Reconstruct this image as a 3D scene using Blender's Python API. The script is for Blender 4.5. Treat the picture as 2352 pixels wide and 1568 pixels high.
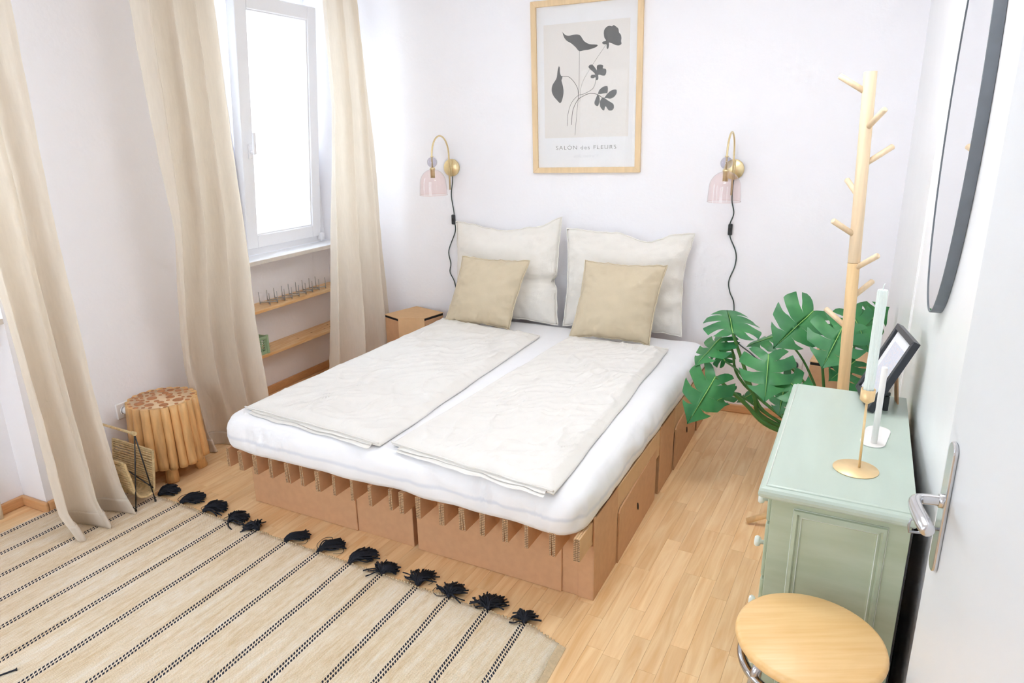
import bpy, bmesh, math, random
from mathutils import Vector, Matrix, noise
R = random.Random(7)
for o in list(bpy.data.objects): bpy.data.objects.remove(o)
scene = bpy.context.scene
C = scene.collection
def srgb(r, g, b):
    f = lambda c: c/12.92 if c <= .04045 else ((c+.055)/1.055)**2.4
    return (f(r/255), f(g/255), f(b/255), 1)

# ------------------------------------------------------------------ camera
YAW, PITCH, ROLL, FPX = -0.497062, 0.294330, 0.017417, 1593.86
fw = Vector((math.sin(YAW)*math.cos(PITCH), math.cos(YAW)*math.cos(PITCH), -math.sin(PITCH)))
rt = Vector((math.cos(YAW), -math.sin(YAW), 0)); dn = fw.cross(rt)
r2 = rt*math.cos(ROLL) + dn*math.sin(ROLL); d2 = -rt*math.sin(ROLL) + dn*math.cos(ROLL)
cam = bpy.data.cameras.new('camera'); co = bpy.data.objects.new('camera', cam); C.objects.link(co)
cam.sensor_width = 36; cam.lens = FPX/2352*36; cam.clip_start = .02
co.matrix_world = Matrix(((r2.x, -d2.x, -fw.x, 0), (r2.y, -d2.y, -fw.y, 0), (r2.z, -d2.z, -fw.z, 1.75), (0, 0, 0, 1)))
scene.camera = co

# ------------------------------------------------------------------ world, exposure
w = bpy.data.worlds.new('sky'); scene.world = w; w.use_nodes = True
bg = w.node_tree.nodes['Background']
bg.inputs[0].default_value = (0.80, 0.90, 1.0, 1); bg.inputs[1].default_value = 9.0
vs = scene.view_settings; vs.view_transform = 'Standard'; vs.look = 'None'; vs.gamma = 1; vs.exposure = -0.88
vs.use_curve_mapping = False
cy = scene.cycles
cy.max_bounces = 9; cy.diffuse_bounces = 8; cy.glossy_bounces = 3; cy.transmission_bounces = 4; cy.transparent_max_bounces = 10
cy.caustics_reflective = False; cy.caustics_refractive = False; cy.use_adaptive_sampling = True; cy.adaptive_threshold = .14; cy.adaptive_min_samples = 12

# ------------------------------------------------------------------ helpers
class MB:
    def __init__(s): s.v = []; s.f = []; s.m = []; s.sm = []
    def add(s, vs_, fs, mi=0, smooth=False):
        b = len(s.v); s.v += [tuple(p) for p in vs_]
        for f in fs: s.f.append([b+i for i in f]); s.m.append(mi); s.sm.append(smooth)
        return s
    def box(s, x0, x1, y0, y1, z0, z1, mi=0, M=None):
        p = [(x0,y0,z0),(x1,y0,z0),(x1,y1,z0),(x0,y1,z0),(x0,y0,z1),(x1,y0,z1),(x1,y1,z1),(x0,y1,z1)]
        if M: p = [M @ Vector(q) for q in p]
        return s.add(p, [(0,3,2,1),(4,5,6,7),(0,1,5,4),(1,2,6,5),(2,3,7,6),(3,0,4,7)], mi)
    def tube(s, pts, r, n=8, mi=0, caps=True, closed=False):
        pts = [Vector(p) for p in pts]; k = len(pts)
        rr = r if isinstance(r, (list, tuple)) else [r]*k
        b = len(s.v); prev = None; V = []
        for i, p in enumerate(pts):
            if closed: t = pts[(i+1) % k]-pts[i-1]
            else: t = pts[min(i+1, k-1)]-pts[max(i-1, 0)]
            t.normalize()
            if prev is None:
                a = Vector((0,0,1)) if abs(t.z) < .9 else Vector((1,0,0)); u = t.cross(a).normalized()
            else:
                u = (prev - t*prev.dot(t)); u = u.normalized() if u.length > 1e-6 else t.orthogonal().normalized()
            prev = u; w_ = t.cross(u)
            for j in range(n):
                a = 2*math.pi*j/n; V.append(p + (u*math.cos(a)+w_*math.sin(a))*rr[i])
        F = []
        for i in range(k if closed else k-1):
            for j in range(n):
                i2 = (i+1) % k
                F.append((i*n+j, i*n+(j+1) % n, i2*n+(j+1) % n, i2*n+j))
        s.add(V, F, mi, True)
        if caps and not closed:
            s.f.append([b+j for j in range(n)][::-1]); s.m.append(mi); s.sm.append(False)
            s.f.append([b+(k-1)*n+j for j in range(n)]); s.m.append(mi); s.sm.append(False)
        return s
    def lathe(s, prof, n=24, c=(0,0,0), M=None, mi=0, smooth=True, caps=True):
        V = []; k = len(prof)
        for r, z in prof:
            for j in range(n):
                a = 2*math.pi*j/n; p = Vector((r*math.cos(a), r*math.sin(a), z))
                V.append((M @ p if M else p) + Vector(c))
        F = [(i*n+j, i*n+(j+1) % n, (i+1)*n+(j+1) % n, (i+1)*n+j) for i in range(k-1) for j in range(n)]
        b = len(s.v); s.add(V, F, mi, smooth)
        if caps:
            if prof[0][0] > 1e-5: s.f.append([b+j for j in range(n)][::-1]); s.m.append(mi); s.sm.append(False)
            if prof[-1][0] > 1e-5: s.f.append([b+(k-1)*n+j for j in range(n)]); s.m.append(mi); s.sm.append(False)
        return s
    def prism(s, poly, z0, z1, M=None, mi=0):
        n = len(poly); V = [Vector((x, y, z0)) for x, y in poly]+[Vector((x, y, z1)) for x, y in poly]
        if M: V = [M @ p for p in V]
        return s.add(V, [list(range(n))[::-1], list(range(n, 2*n))]+[(i, (i+1) % n, n+(i+1) % n, n+i) for i in range(n)], mi)
    def grid(s, fn, nu, nv, mi=0, smooth=True):
        V = [fn(i/nu, j/nv) for j in range(nv+1) for i in range(nu+1)]
        F = [(j*(nu+1)+i, j*(nu+1)+i+1, (j+1)*(nu+1)+i+1, (j+1)*(nu+1)+i) for j in range(nv) for i in range(nu)]
        return s.add(V, F, mi, smooth)
    def build(s, name, mats, parent=None, bevel=0, seg=2, M=None, fix=True):
        me = bpy.data.meshes.new(name); me.from_pydata(s.v, [], s.f)
        for m in (mats if isinstance(mats, (list, tuple)) else [mats]): me.materials.append(m)
        me.polygons.foreach_set('material_index', s.m); me.polygons.foreach_set('use_smooth', s.sm)
        if fix:
            bm = bmesh.new(); bm.from_mesh(me); bmesh.ops.recalc_face_normals(bm, faces=bm.faces); bm.to_mesh(me); bm.free()
        me.update()
        o = bpy.data.objects.new(name, me); C.objects.link(o)
        if parent: o.parent = parent
        if M is not None: o.matrix_local = M
        if bevel:
            b = o.modifiers.new('bevel', 'BEVEL'); b.width = bevel; b.segments = seg; b.limit_method = 'ANGLE'; b.angle_limit = .6
        return o
def tag(o, label, cat, group=None):
    o['label'] = label; o['category'] = cat
    if group: o['group'] = group
    return o
def thing(name, label, cat, loc=(0,0,0), rz=0, group=None):
    o = bpy.data.objects.new(name, None); C.objects.link(o); o.location = loc; o.rotation_euler = (0,0,rz)
    o.empty_display_size = .1
    return tag(o, label, cat, group)
def struct(o): o['kind'] = 'structure'; return o
def stuff(o): o['kind'] = 'stuff'; return o
def lerp(a, b, t): return a+(b-a)*t
def interp(tab, x):
    if x <= tab[0][0]: return tab[0][1]
    for (a, p), (b, q) in zip(tab, tab[1:]):
        if x <= b: return lerp(p, q, (x-a)/(b-a))
    return tab[-1][1]
def sstep(a, b, x):
    t = min(1, max(0, (x-a)/(b-a))); return t*t*(3-2*t)
def nz(x, y=0, z=0): return noise.noise(Vector((x, y, z)))
def catmull(pts, m=6):
    P = [Vector(p) for p in pts]; out = []
    for i in range(len(P)-1):
        p0, p1, p2, p3 = P[max(i-1, 0)], P[i], P[i+1], P[min(i+2, len(P)-1)]
        for k in range(m):
            t = k/m
            out.append(.5*((2*p1)+(p2-p0)*t+(2*p0-5*p1+4*p2-p3)*t*t+(3*p1-p0-3*p2+p3)*t**3))
    return out+[P[-1]]
def copy_thing(root, label, loc=None):
    r = root.copy(); C.objects.link(r); r['label'] = label
    if loc: r.location = loc
    for ch in list(root.children):
        c = ch.copy(); C.objects.link(c); c.parent = r
        for g in ch.children:
            d = g.copy(); C.objects.link(d); d.parent = c
    return r

# ------------------------------------------------------------------ materials
def mat(name, col, rough=.6, metal=0, var=0, vscale=8, stretch=(1,1,1), bump=0, bscale=60, col2=None, spec=.5, coat=0, sheen=0, bstretch=None, coords='Object'):
    m = bpy.data.materials.new(name); m.use_nodes = True; nt = m.node_tree; N = nt.nodes; L = nt.links
    p = N['Principled BSDF']; p.inputs['Base Color'].default_value = col; p.inputs['Roughness'].default_value = rough
    p.inputs['Metallic'].default_value = metal; p.inputs['Specular IOR Level'].default_value = spec
    p.inputs['Coat Weight'].default_value = coat; p.inputs['Sheen Weight'].default_value = sheen
    tc = N.new('ShaderNodeTexCoord')
    if var or col2:
        mp = N.new('ShaderNodeMapping'); mp.inputs['Scale'].default_value = stretch
        L.new(tc.outputs[coords], mp.inputs[0])
        t = N.new('ShaderNodeTexNoise'); t.inputs['Scale'].default_value = vscale; t.inputs['Detail'].default_value = 4
        L.new(mp.outputs[0], t.inputs[0])
        mx = N.new('ShaderNodeMix'); mx.data_type = 'RGBA'
        c2 = col2 or tuple(min(1, c*(1-var)) for c in col[:3])+(1,)
        mx.inputs[6].default_value = col; mx.inputs[7].default_value = c2
        rp = N.new('ShaderNodeMapRange'); rp.inputs[1].default_value = .35; rp.inputs[2].default_value = .65
        L.new(t.outputs[0], rp.inputs[0]); L.new(rp.outputs[0], mx.inputs[0]); L.new(mx.outputs[2], p.inputs['Base Color'])
    if bump:
        mp2 = N.new('ShaderNodeMapping'); mp2.inputs['Scale'].default_value = bstretch or stretch
        L.new(tc.outputs[coords], mp2.inputs[0])
        t2 = N.new('ShaderNodeTexNoise'); t2.inputs['Scale'].default_value = bscale; t2.inputs['Detail'].default_value = 3
        L.new(mp2.outputs[0], t2.inputs[0])
        b = N.new('ShaderNodeBump'); b.inputs['Strength'].default_value = bump; b.inputs['Distance'].default_value = .004
        L.new(t2.outputs[0], b.inputs['Height']); L.new(b.outputs[0], p.inputs['Normal'])
    return m
M_wall = mat('wall_paint', srgb(244,243,247), .85, bump=.25, bscale=45, spec=.2)
M_ceil = mat('ceiling_paint', srgb(248,247,248), .9, spec=.2)
M_white = mat('white_gloss_paint', srgb(246,246,248), .35, var=.02)
M_trim = mat('white_trim_paint', srgb(241,241,242), .45)
M_frame = mat('white_plastic_window', srgb(240,240,243), .35)
M_door = mat('door_grey_white', srgb(224,227,231), .4, var=.02, vscale=3)
M_sill = mat('sill_stone', srgb(240,240,242), .35)
M_sillf = mat('sill_edge_board', srgb(222,214,205), .6, var=.08, vscale=30)
M_skirt = mat('beech_skirting', srgb(216,166,118), .4, var=.12, vscale=5, stretch=(4,4,30))
M_card = mat('brown_cardboard', srgb(208,164,126), .8, var=.06, vscale=30, bump=.1, bscale=250, spec=.2)
M_cardt = mat('brown_cardboard_lid', srgb(216,178,136), .8, var=.05, vscale=30, bump=.1, bscale=250, spec=.2)
M_dark = mat('gap_shade', srgb(38,34,32), .9)  # near-black colour standing for the shade inside gaps and holes
M_sheet = mat('white_cotton_sheet', srgb(240,240,243), .85, var=.015, vscale=10, bump=.12, bscale=90, spec=.1, sheen=.1)
def _band(m):      # the mattress border showing faintly through the thin sheet
    nt = m.node_tree; N = nt.nodes; L = nt.links; p = N['Principled BSDF']; src = p.inputs['Base Color'].links[0].from_socket
    tc = N.new('ShaderNodeTexCoord'); sp = N.new('ShaderNodeSeparateXYZ'); L.new(tc.outputs['Object'], sp.inputs[0])
    a = N.new('ShaderNodeMapRange'); a.interpolation_type = 'SMOOTHSTEP'; L.new(sp.outputs[2], a.inputs[0]); a.inputs[1].default_value = .398; a.inputs[2].default_value = .410
    b = N.new('ShaderNodeMapRange'); b.interpolation_type = 'SMOOTHSTEP'; L.new(sp.outputs[2], b.inputs[0]); b.inputs[1].default_value = .412; b.inputs[2].default_value = .426; b.inputs[3].default_value = 1; b.inputs[4].default_value = 0
    ml = N.new('ShaderNodeMath'); ml.operation = 'MULTIPLY'; L.new(a.outputs[0], ml.inputs[0]); L.new(b.outputs[0], ml.inputs[1])
    mx = N.new('ShaderNodeMix'); mx.data_type = 'RGBA'; L.new(ml.outputs[0], mx.inputs[0]); L.new(src, mx.inputs[6]); mx.inputs[7].default_value = srgb(222,225,233); L.new(mx.outputs[2], p.inputs['Base Color'])
_band(M_sheet)
M_duvet = mat('cream_linen', srgb(230,227,222), .9, var=.025, vscale=14, bump=.25, bscale=120, spec=.1, sheen=.15)
M_pillow = mat('cream_linen_pillow', srgb(234,230,223), .9, var=.03, vscale=14, bump=.25, bscale=120, spec=.1, sheen=.15)
M_cush = mat('beige_satin_cotton', srgb(208,193,166), .55, var=.04, vscale=16, bump=.12, bscale=140, spec=.3, sheen=.2)
M_brass = mat('brushed_brass', srgb(232,212,166), .3, metal=.85, var=.08, vscale=40)
M_gold = mat('matte_gold', srgb(236,206,156), .38, metal=.45, var=.03, vscale=60, bump=.05, bscale=400)
M_chrome = mat('chrome_tube', srgb(205,203,204), .14, metal=1, var=.25, vscale=60)
M_satin = mat('satin_chrome', srgb(214,214,216), .22, metal=1)
M_black = mat('black_plastic', srgb(44,47,50), .45)
M_cable = mat('dark_green_textile_cable', srgb(58,72,68), .6)
M_wirebl = mat('black_wire', srgb(38,38,40), .45)
M_steel = mat('galvanised_wire', srgb(176,176,178), .4, metal=.3)
M_birch = mat('birch_dowel', srgb(242,218,184), .45, var=.14, vscale=6, stretch=(9,9,.7))
M_birchd = mat('birch_dowel_warm', srgb(238,204,154), .45, var=.16, vscale=6, stretch=(9,9,.7))
M_pframe = mat('light_oak_frame', srgb(232,204,162), .5, var=.1, vscale=5, stretch=(10,10,1.2))
M_paper = mat('poster_paper', srgb(238,238,240), .7)
M_print = mat('print_panel', srgb(232,228,224), .7)
M_ink = mat('print_ink', srgb(112,112,112), .7)
M_inktxt = mat('print_text', srgb(120,118,112), .7)
M_inkpale = mat('print_text_pale', srgb(205,205,208), .7)
M_teak = mat('teak_branch', srgb(230,182,122), .5, var=.28, vscale=5, stretch=(7,7,1), bump=.2, bscale=30)
M_teakd = mat('teak_slice', srgb(190,126,78), .55, var=.25, vscale=40, bump=.1)
M_resin = mat('pale_filler', srgb(226,196,158), .6)
M_rope = mat('seagrass_rope', srgb(216,188,140), .85, var=.3, vscale=60, bump=.4, bscale=200)
M_pine = mat('pine_shelf', srgb(238,204,156), .5, var=.14, vscale=4, stretch=(14,1.2,14), col2=srgb(222,172,114))
M_knot = mat('pine_knot', srgb(160,110,70), .6)
M_crate = mat('sage_green_plastic', srgb(160,186,150), .5)
M_dress = mat('sage_painted_wood', srgb(183,194,173), .38, var=.1, vscale=3.5, stretch=(1,1,5), col2=srgb(170,181,156), bump=.06, bscale=40)
M_dresst = mat('sage_painted_top', srgb(188,202,190), .3, var=.05, vscale=3, stretch=(5,1,5), bump=.04, bscale=40)
M_dressedge = mat('rubbed_white_edge', srgb(226,230,222), .45, var=.12, vscale=30)
M_mirror = mat('mirror_glass', (.93,.94,.95,1), .02, metal=1)
M_mframe = mat('charcoal_frame', srgb(112,118,126), .5, var=.1, vscale=20)
M_photo = mat('black_frame', srgb(46,48,54), .35)
M_candle = mat('mint_wax', srgb(226,238,234), .5)
M_candlew = mat('offwhite_ceramic', srgb(234,231,228), .5)
M_soil = mat('soil', srgb(62,48,38), .95, var=.4, vscale=60, bump=.5)
M_pot = mat('white_ceramic_pot', srgb(226,224,220), .4)
M_stem = mat('monstera_stem', srgb(78,130,62), .45, var=.2, vscale=12)
M_rib = mat('monstera_midrib', srgb(150,200,110), .45)
M_tassel = mat('navy_black_yarn', srgb(30,33,44), .9, var=.3, vscale=200, bump=.4, bscale=300)
M_key = mat('steel_key', srgb(170,172,176), .35, metal=1)

def leafmat():
    m = mat('monstera_leaf', srgb(66,140,78), .36, var=.25, vscale=7, col2=srgb(42,108,68), bump=.15, bscale=25)
    nt = m.node_tree; p = nt.nodes['Principled BSDF']; out = nt.nodes['Material Output']
    t = nt.nodes.new('ShaderNodeBsdfTranslucent'); t.inputs[0].default_value = srgb(90,170,70)
    mx = nt.nodes.new('ShaderNodeMixShader'); mx.inputs[0].default_value = .07
    nt.links.new(p.outputs[0], mx.inputs[1]); nt.links.new(t.outputs[0], mx.inputs[2]); nt.links.new(mx.outputs[0], out.inputs[0])
    return m
M_leaf = leafmat()
def curtainmat():
    m = mat('linen_curtain', srgb(236,228,216), .9, var=.05, vscale=90, stretch=(1,1,.15), bump=.25, bscale=260, spec=.1)
    nt = m.node_tree; p = nt.nodes['Principled BSDF']; out = nt.nodes['Material Output']
    t = nt.nodes.new('ShaderNodeBsdfTranslucent'); t.inputs[0].default_value = srgb(232,218,198)
    mx = nt.nodes.new('ShaderNodeMixShader'); mx.inputs[0].default_value = .38
    nt.links.new(p.outputs[0], mx.inputs[1]); nt.links.new(t.outputs[0], mx.inputs[2]); nt.links.new(mx.outputs[0], out.inputs[0])
    return m
M_curt = curtainmat()
def glassmat(name, tint, refl=.08, rough=.0):
    m = bpy.data.materials.new(name); m.use_nodes = True; nt = m.node_tree; nt.nodes.remove(nt.nodes['Principled BSDF'])
    t = nt.nodes.new('ShaderNodeBsdfTransparent'); t.inputs[0].default_value = tint
    g = nt.nodes.new('ShaderNodeBsdfGlossy'); g.inputs['Roughness'].default_value = rough
    f = nt.nodes.new('ShaderNodeFresnel'); f.inputs[0].default_value = 1.45
    ge = nt.nodes.new('ShaderNodeNewGeometry'); ir = nt.nodes.new('ShaderNodeMapRange'); ir.inputs[3].default_value = 1.45; ir.inputs[4].default_value = 1/1.45
    nt.links.new(ge.outputs['Backfacing'], ir.inputs[0]); nt.links.new(ir.outputs[0], f.inputs[0])
    ml = nt.nodes.new('ShaderNodeMath'); ml.operation = 'MULTIPLY'; ml.inputs[1].default_value = refl/.04
    mx = nt.nodes.new('ShaderNodeMixShader')
    nt.links.new(f.outputs[0], ml.inputs[0]); nt.links.new(ml.outputs[0], mx.inputs[0])
    nt.links.new(t.outputs[0], mx.inputs[1]); nt.links.new(g.outputs[0], mx.inputs[2]); nt.links.new(mx.outputs[0], nt.nodes['Material Output'].inputs[0])
    return m
M_pane = glassmat('window_glass', (.97,.98,.98,1), .03)
M_pglass = glassmat('picture_glass', (.99,.99,.99,1), .005)
M_pink = glassmat('pink_lamp_glass', srgb(253,245,244), .05)
M_grey = glassmat('smoke_glass', srgb(232,231,238), .06)

def plankmat(name, island):
    m = bpy.data.materials.new(name); m.use_nodes = True; nt = m.node_tree; N = nt.nodes; L = nt.links; p = N['Principled BSDF']
    geo = N.new('ShaderNodeNewGeometry')
    if island: rnd = geo.outputs['Random Per Island']
    else: rnd = N.new('ShaderNodeObjectInfo').outputs['Random']
    off = N.new('ShaderNodeVectorMath'); off.operation = 'SCALE'; off.inputs[0].default_value = (3.1, 7.7, 11.3); L.new(rnd, off.inputs['Scale'])
    ad = N.new('ShaderNodeVectorMath'); ad.operation = 'ADD'; L.new(geo.outputs['Position'], ad.inputs[0]); L.new(off.outputs[0], ad.inputs[1])
    mp = N.new('ShaderNodeMapping'); mp.inputs['Scale'].default_value = (26, 2.2, 26); L.new(ad.outputs[0], mp.inputs[0])
    n1 = N.new('ShaderNodeTexNoise'); n1.inputs['Scale'].default_value = 1; n1.inputs['Detail'].default_value = 3; n1.inputs['Distortion'].default_value = 1.2; L.new(mp.outputs[0], n1.inputs[0])
    mp2 = N.new('ShaderNodeMapping'); mp2.inputs['Scale'].default_value = (260, 9, 260); L.new(ad.outputs[0], mp2.inputs[0])
    n2 = N.new('ShaderNodeTexNoise'); n2.inputs['Scale'].default_value = 1; n2.inputs['Detail'].default_value = 2; L.new(mp2.outputs[0], n2.inputs[0])
    r1 = N.new('ShaderNodeValToRGB'); r1.color_ramp.elements[0].position = .3; r1.color_ramp.elements[1].position = .7
    r1.color_ramp.elements[0].color = srgb(230,184,130); r1.color_ramp.elements[1].color = srgb(247,214,167); L.new(n1.outputs[0], r1.inputs[0])
    hs = N.new('ShaderNodeHueSaturation'); mr = N.new('ShaderNodeMapRange'); mr.inputs[3].default_value = .93; mr.inputs[4].default_value = 1.04
    L.new(rnd, mr.inputs[0]); L.new(mr.outputs[0], hs.inputs['Value']); L.new(r1.outputs[0], hs.inputs['Color'])
    mx = N.new('ShaderNodeMix'); mx.data_type = 'RGBA'; mx.blend_type = 'MULTIPLY'; mx.inputs[0].default_value = .07
    L.new(hs.outputs[0], mx.inputs[6]); L.new(n2.outputs[0], mx.inputs[7]); L.new(mx.outputs[2], p.inputs['Base Color'])
    p.inputs['Roughness'].default_value = .36; p.inputs['Specular IOR Level'].default_value = .45
    return m
M_plank = plankmat('beech_laminate', False); M_plankj = plankmat('beech_laminate_far', True)

# ------------------------------------------------------------------ frames of the walls
AL, AB = math.radians(-2.55), math.radians(-5.43)
YL = Vector((math.sin(AL), math.cos(AL), 0)); NL = Vector((math.cos(AL), -math.sin(AL), 0))
OL = Vector((-3.53, 1.57, 0))
# left-wall frame: x = distance into the room, y = along the wall, z up
ML = Matrix.Translation(OL) @ Matrix.Rotation(-AL, 4, 'Z')
OB = Vector((-.881, 4.295, 0)); BX = Vector((math.cos(AB), -math.sin(AB), 0)); NB = Vector((math.sin(AB), math.cos(AB), 0))
MBk = Matrix.Translation(OB) @ Matrix.Rotation(-AB, 4, 'Z')    # x along the wall, -y into the room
TR = .0524
ORr = Vector((.055, 4.384, 0)); MR = Matrix.Translation(ORr) @ Matrix.Rotation(math.atan(TR), 4, 'Z')  # -x into the room, -y along the wall
CEIL = 2.85

# ------------------------------------------------------------------ floor
def build_floor():
    m = MB(); m.box(-4.3, 1.2, -1.8, 4.75, -.12, -.006)
    fl = struct(m.build('floor', M_plankj))
    meshes = {}
    def plank(L):
        if L not in meshes:
            b = MB(); x0, x1, e, c = -.0323, .0323, .0004, .0004
            V = [(x0,0,-.006),(x1,0,-.006),(x1,L,-.006),(x0,L,-.006),(x0,0,-c),(x1,0,-c),(x1,L,-c),(x0,L,-c),(x0+e,e,0),(x1-e,e,0),(x1-e,L-e,0),(x0+e,L-e,0)]
            b.add(V, [(0,1,5,4),(1,2,6,5),(2,3,7,6),(3,0,4,7),(4,5,9,8),(5,6,10,9),(6,7,11,10),(7,4,8,11),(8,9,10,11)])
            me = bpy.data.meshes.new('plank'); me.from_pydata(b.v, [], b.f); me.materials.append(M_plank); meshes[L] = (me, b)
        return meshes[L]
    rest = MB(); cnt = 0
    for k in range(-54, 18):
        xc = -.4 + k*.065
        if xc < -4.2 or xc > 1.1: continue
        y = -1.6 - R.random()*.5
        while y < 4.6:
            L = R.choice((.28, .36, .44, .52, .6)); gap = .0003
            vis = (xc > -.92 and xc < .2 and y+L > 1.35 and y < 4.4) or (xc > -3.6 and y+L > 1.86 and y < 2.22 and xc < -.9) or (xc < -3.05 and y < 2.7 and y+L > 1.3)
            me, b = plank(L)
            if vis and cnt < 298:
                o = bpy.data.objects.new('plank', me); C.objects.link(o); o.parent = fl; o.location = (xc, y, 0); cnt += 1
            else:
                rest.add([(p[0]+xc, p[1]+y, p[2]) for p in b.v], b.f)
            y += L+gap
    stuff(rest.build('plank_field', M_plankj, fl, fix=False))
build_floor()

# ------------------------------------------------------------------ walls
NICHES = [(-1.52, 0.0), (.96, 2.42)]    # window niches along the left wall
D0, DN, DX = .07, -.115, -.45           # wall face, niche back, outer face
WTOP, WBOT = 2.66, .955                 # window opening top / bottom
def build_left_wall():
    m = MB()
    segs = [(-3.2, -1.52), (0.0, .96), (2.42, 3.1)]
    for a, b in segs: m.box(DX, D0, a, b, -.1, CEIL)
    for a, b in NICHES:
        m.box(DX, DN, a, b, -.1, WBOT)                 # parapet under the sill
        m.box(DX, D0, a, b, WTOP, CEIL)                # lintel
    return struct(m.build('wall_left', M_wall, M=ML))
build_left_wall()
m = MB(); m.box(-3.4, 1.35, 0, .25, -.1, CEIL); struct(m.build('wall_back', M_wall, M=MBk))
m = MB(); m.box(0, .3, -2.80, .05, -.1, CEIL); wr = struct(m.build('wall_right', M_white, M=MR))
m = MB(); m.box(.212, .75, 1.53, 1.62, -.1, CEIL); m.box(.62, .8, -1.4, 1.53, -.1, CEIL); struct(m.build('wall_hall', M_wall))
NWX0, NWX1, NWZ0, NWZ1 = -3.0, -.8, .5, 2.6      # opening of the added fill-light window behind the viewer
m = MB(); m.box(-4.2, NWX0, -1.5, -1.3, -.1, CEIL); m.box(NWX1, .8, -1.5, -1.3, -.1, CEIL); m.box(NWX0, NWX1, -1.5, -1.3, -.1, NWZ0); m.box(NWX0, NWX1, -1.5, -1.3, NWZ1, CEIL); struct(m.build('wall_near', M_wall))
m = MB(); m.box(-4.4, 1.2, -1.7, 4.9, CEIL, CEIL+.15); struct(m.build('ceiling', M_ceil))
# mouldings of the panelled white right wall (vertical strips)
for i, (y0, z0, z1) in enumerate([(-1.375, 0, 2.5), (-1.34, 0, 2.5)]):
    m = MB(); m.box(-.004, .001, y0, y0+.016, z0, z1); o = m.build('trim_%d' % (i+1), M_white, bevel=.002, M=MR); struct(o)
# skirting boards
def skirt(name, pts, M, h=.055, t=.018):
    m = MB()
    for (x0, x1, y0, y1) in pts:
        m.box(x0, x1, y0, y1, 0, h)
    return struct(m.build(name, M_skirt, bevel=.008, seg=3, M=M))
skirt('baseboard_back', [(-3.2, 1.2, -.018, .001)], MBk)
sk = [(D0-.001, D0+.018, 0.0, .96), (D0-.001, D0+.018, 2.42, 2.6), (DN-.001, DN+.018, .96, 2.42), (DN-.001, DN+.018, -1.52, 0.0), (DN, D0+.018, -.018, .001), (DN, D0+.018, 2.402, 2.421), (DN, D0+.018, .959, .978)]
skirt('baseboard_left', sk, ML)

# ------------------------------------------------------------------ windows
def bars(m, y0, y1, z0, z1, x0, x1, wl, wr_, wb, wt, M=None):
    m.box(x0, x1, y0, y0+wl, z0, z1, M=M); m.box(x0, x1, y1-wr_, y1, z0, z1, M=M)
    m.box(x0, x1, y0+wl, y1-wr_, z0, z0+wb, M=M); m.box(x0, x1, y0+wl, y1-wr_, z1-wt, z1, M=M)
def build_window(n, a, b, tilt):
    root = bpy.data.objects.new('window_%d' % n, None); C.objects.link(root); root.matrix_world = ML; struct(root)
    zb, zt = WBOT+.025, WTOP
    m = MB(); bars(m, a, b, zb, zt, DN-.075, DN-.012, .055, .055, .05, .05)
    mid = b-.79; m.box(DN-.075, DN-.012, mid-.03, mid+.03, zb+.05, zt-.05)
    m.build('window_frame', M_frame, root, bevel=.004)
    for (y0, y1, tl) in ((a+.04, mid-.004, 0), (mid+.004, b-.065, tilt)):
        z0, z1 = zb+.045, zt-.08
        T = Matrix.Translation((DN-.005, 0, z0)) @ Matrix.Rotation(tl, 4, 'Y') @ Matrix.Translation((0, 0, -z0))
        m = MB(); bars(m, y0, y1, z0, z1, -.06, .012, .095, .085, .085, .085)
        s = m.build('sash', M_frame, root, bevel=.006, M=T)
        m = MB(); bars(m, y0+.088, y1-.078, z0+.078, z1-.078, -.03, .0, .016, .016, .016, .016); m.build('glazing_bead', M_frame, s, bevel=.003)
        m = MB(); m.box(-.03, -.024, y0+.1, y1-.09, z0+.09, z1-.09); m.build('pane', M_pane, s)
        if y0 > mid:
            m = MB(); zc = 1.655; yc = y0+.062
            m.box(.012, .022, yc-.015, yc+.015, zc-.045, zc+.045)
            m.tube([(.02, yc, zc), (.05, yc, zc)], .011, 12)
            m.box(.045, .06, yc-.01, yc+.012, zc-.015, zc+.12)
            m.build('window_handle', M_frame, s, bevel=.004)
            m = MB(); m.box(.0, .03, y1-.02, y1+.02, z0-.03, z0+.02); m.tube([(.012, y1+.005, z0-.055), (.012, y1+.005, z0-.03)], .005, 8); m.build('hinge', M_frame, s, bevel=.002)
    m = MB(); m.box(DN-.02, D0-.012, a+.001, b-.001, WBOT, WBOT+.024)
    sill = m.build('window_sill', M_sill, root, bevel=.002)
    m = MB(); m.box(D0-.012, D0, a+.001, b-.001, WBOT, WBOT+.024); m.build('sill_edge', M_sillf, sill)
    return root
build_window(1, NICHES[1][0], NICHES[1][1], math.radians(5.4))
build_window(2, NICHES[0][0], NICHES[0][1], 0)
def build_fill_window():  # unseen window, added behind the viewer to let in more light
    root = bpy.data.objects.new('window_3', None); C.objects.link(root); struct(root); root.location = (0, -1.4, 0)
    m = MB(); k = (NWX1-NWX0)/3
    for i in range(4): m.box(NWX0+i*k-.04, NWX0+i*k+.04, -.035, .035, NWZ0, NWZ1)
    m.box(NWX0, NWX1, -.034, .034, NWZ0, NWZ0+.06); m.box(NWX0, NWX1, -.034, .034, NWZ1-.06, NWZ1); m.build('window_frame', M_frame, root)
    for i in range(3): m = MB(); m.box(NWX0+i*k+.03, NWX0+i*k+k-.03, -.004, .004, NWZ0+.05, NWZ1-.05); m.build('pane', M_pane, root)
    l = bpy.data.lights.new('daylight_portal', 'AREA'); l.shape = 'RECTANGLE'; l.size = NWX1-NWX0; l.size_y = NWZ1-NWZ0; l.cycles.is_portal = True
    o = bpy.data.objects.new('daylight_portal', l); C.objects.link(o); o.location = ((NWX0+NWX1)/2, -1.48, (NWZ0+NWZ1)/2); o.rotation_euler = (math.pi/2, 0, math.pi)
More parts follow.
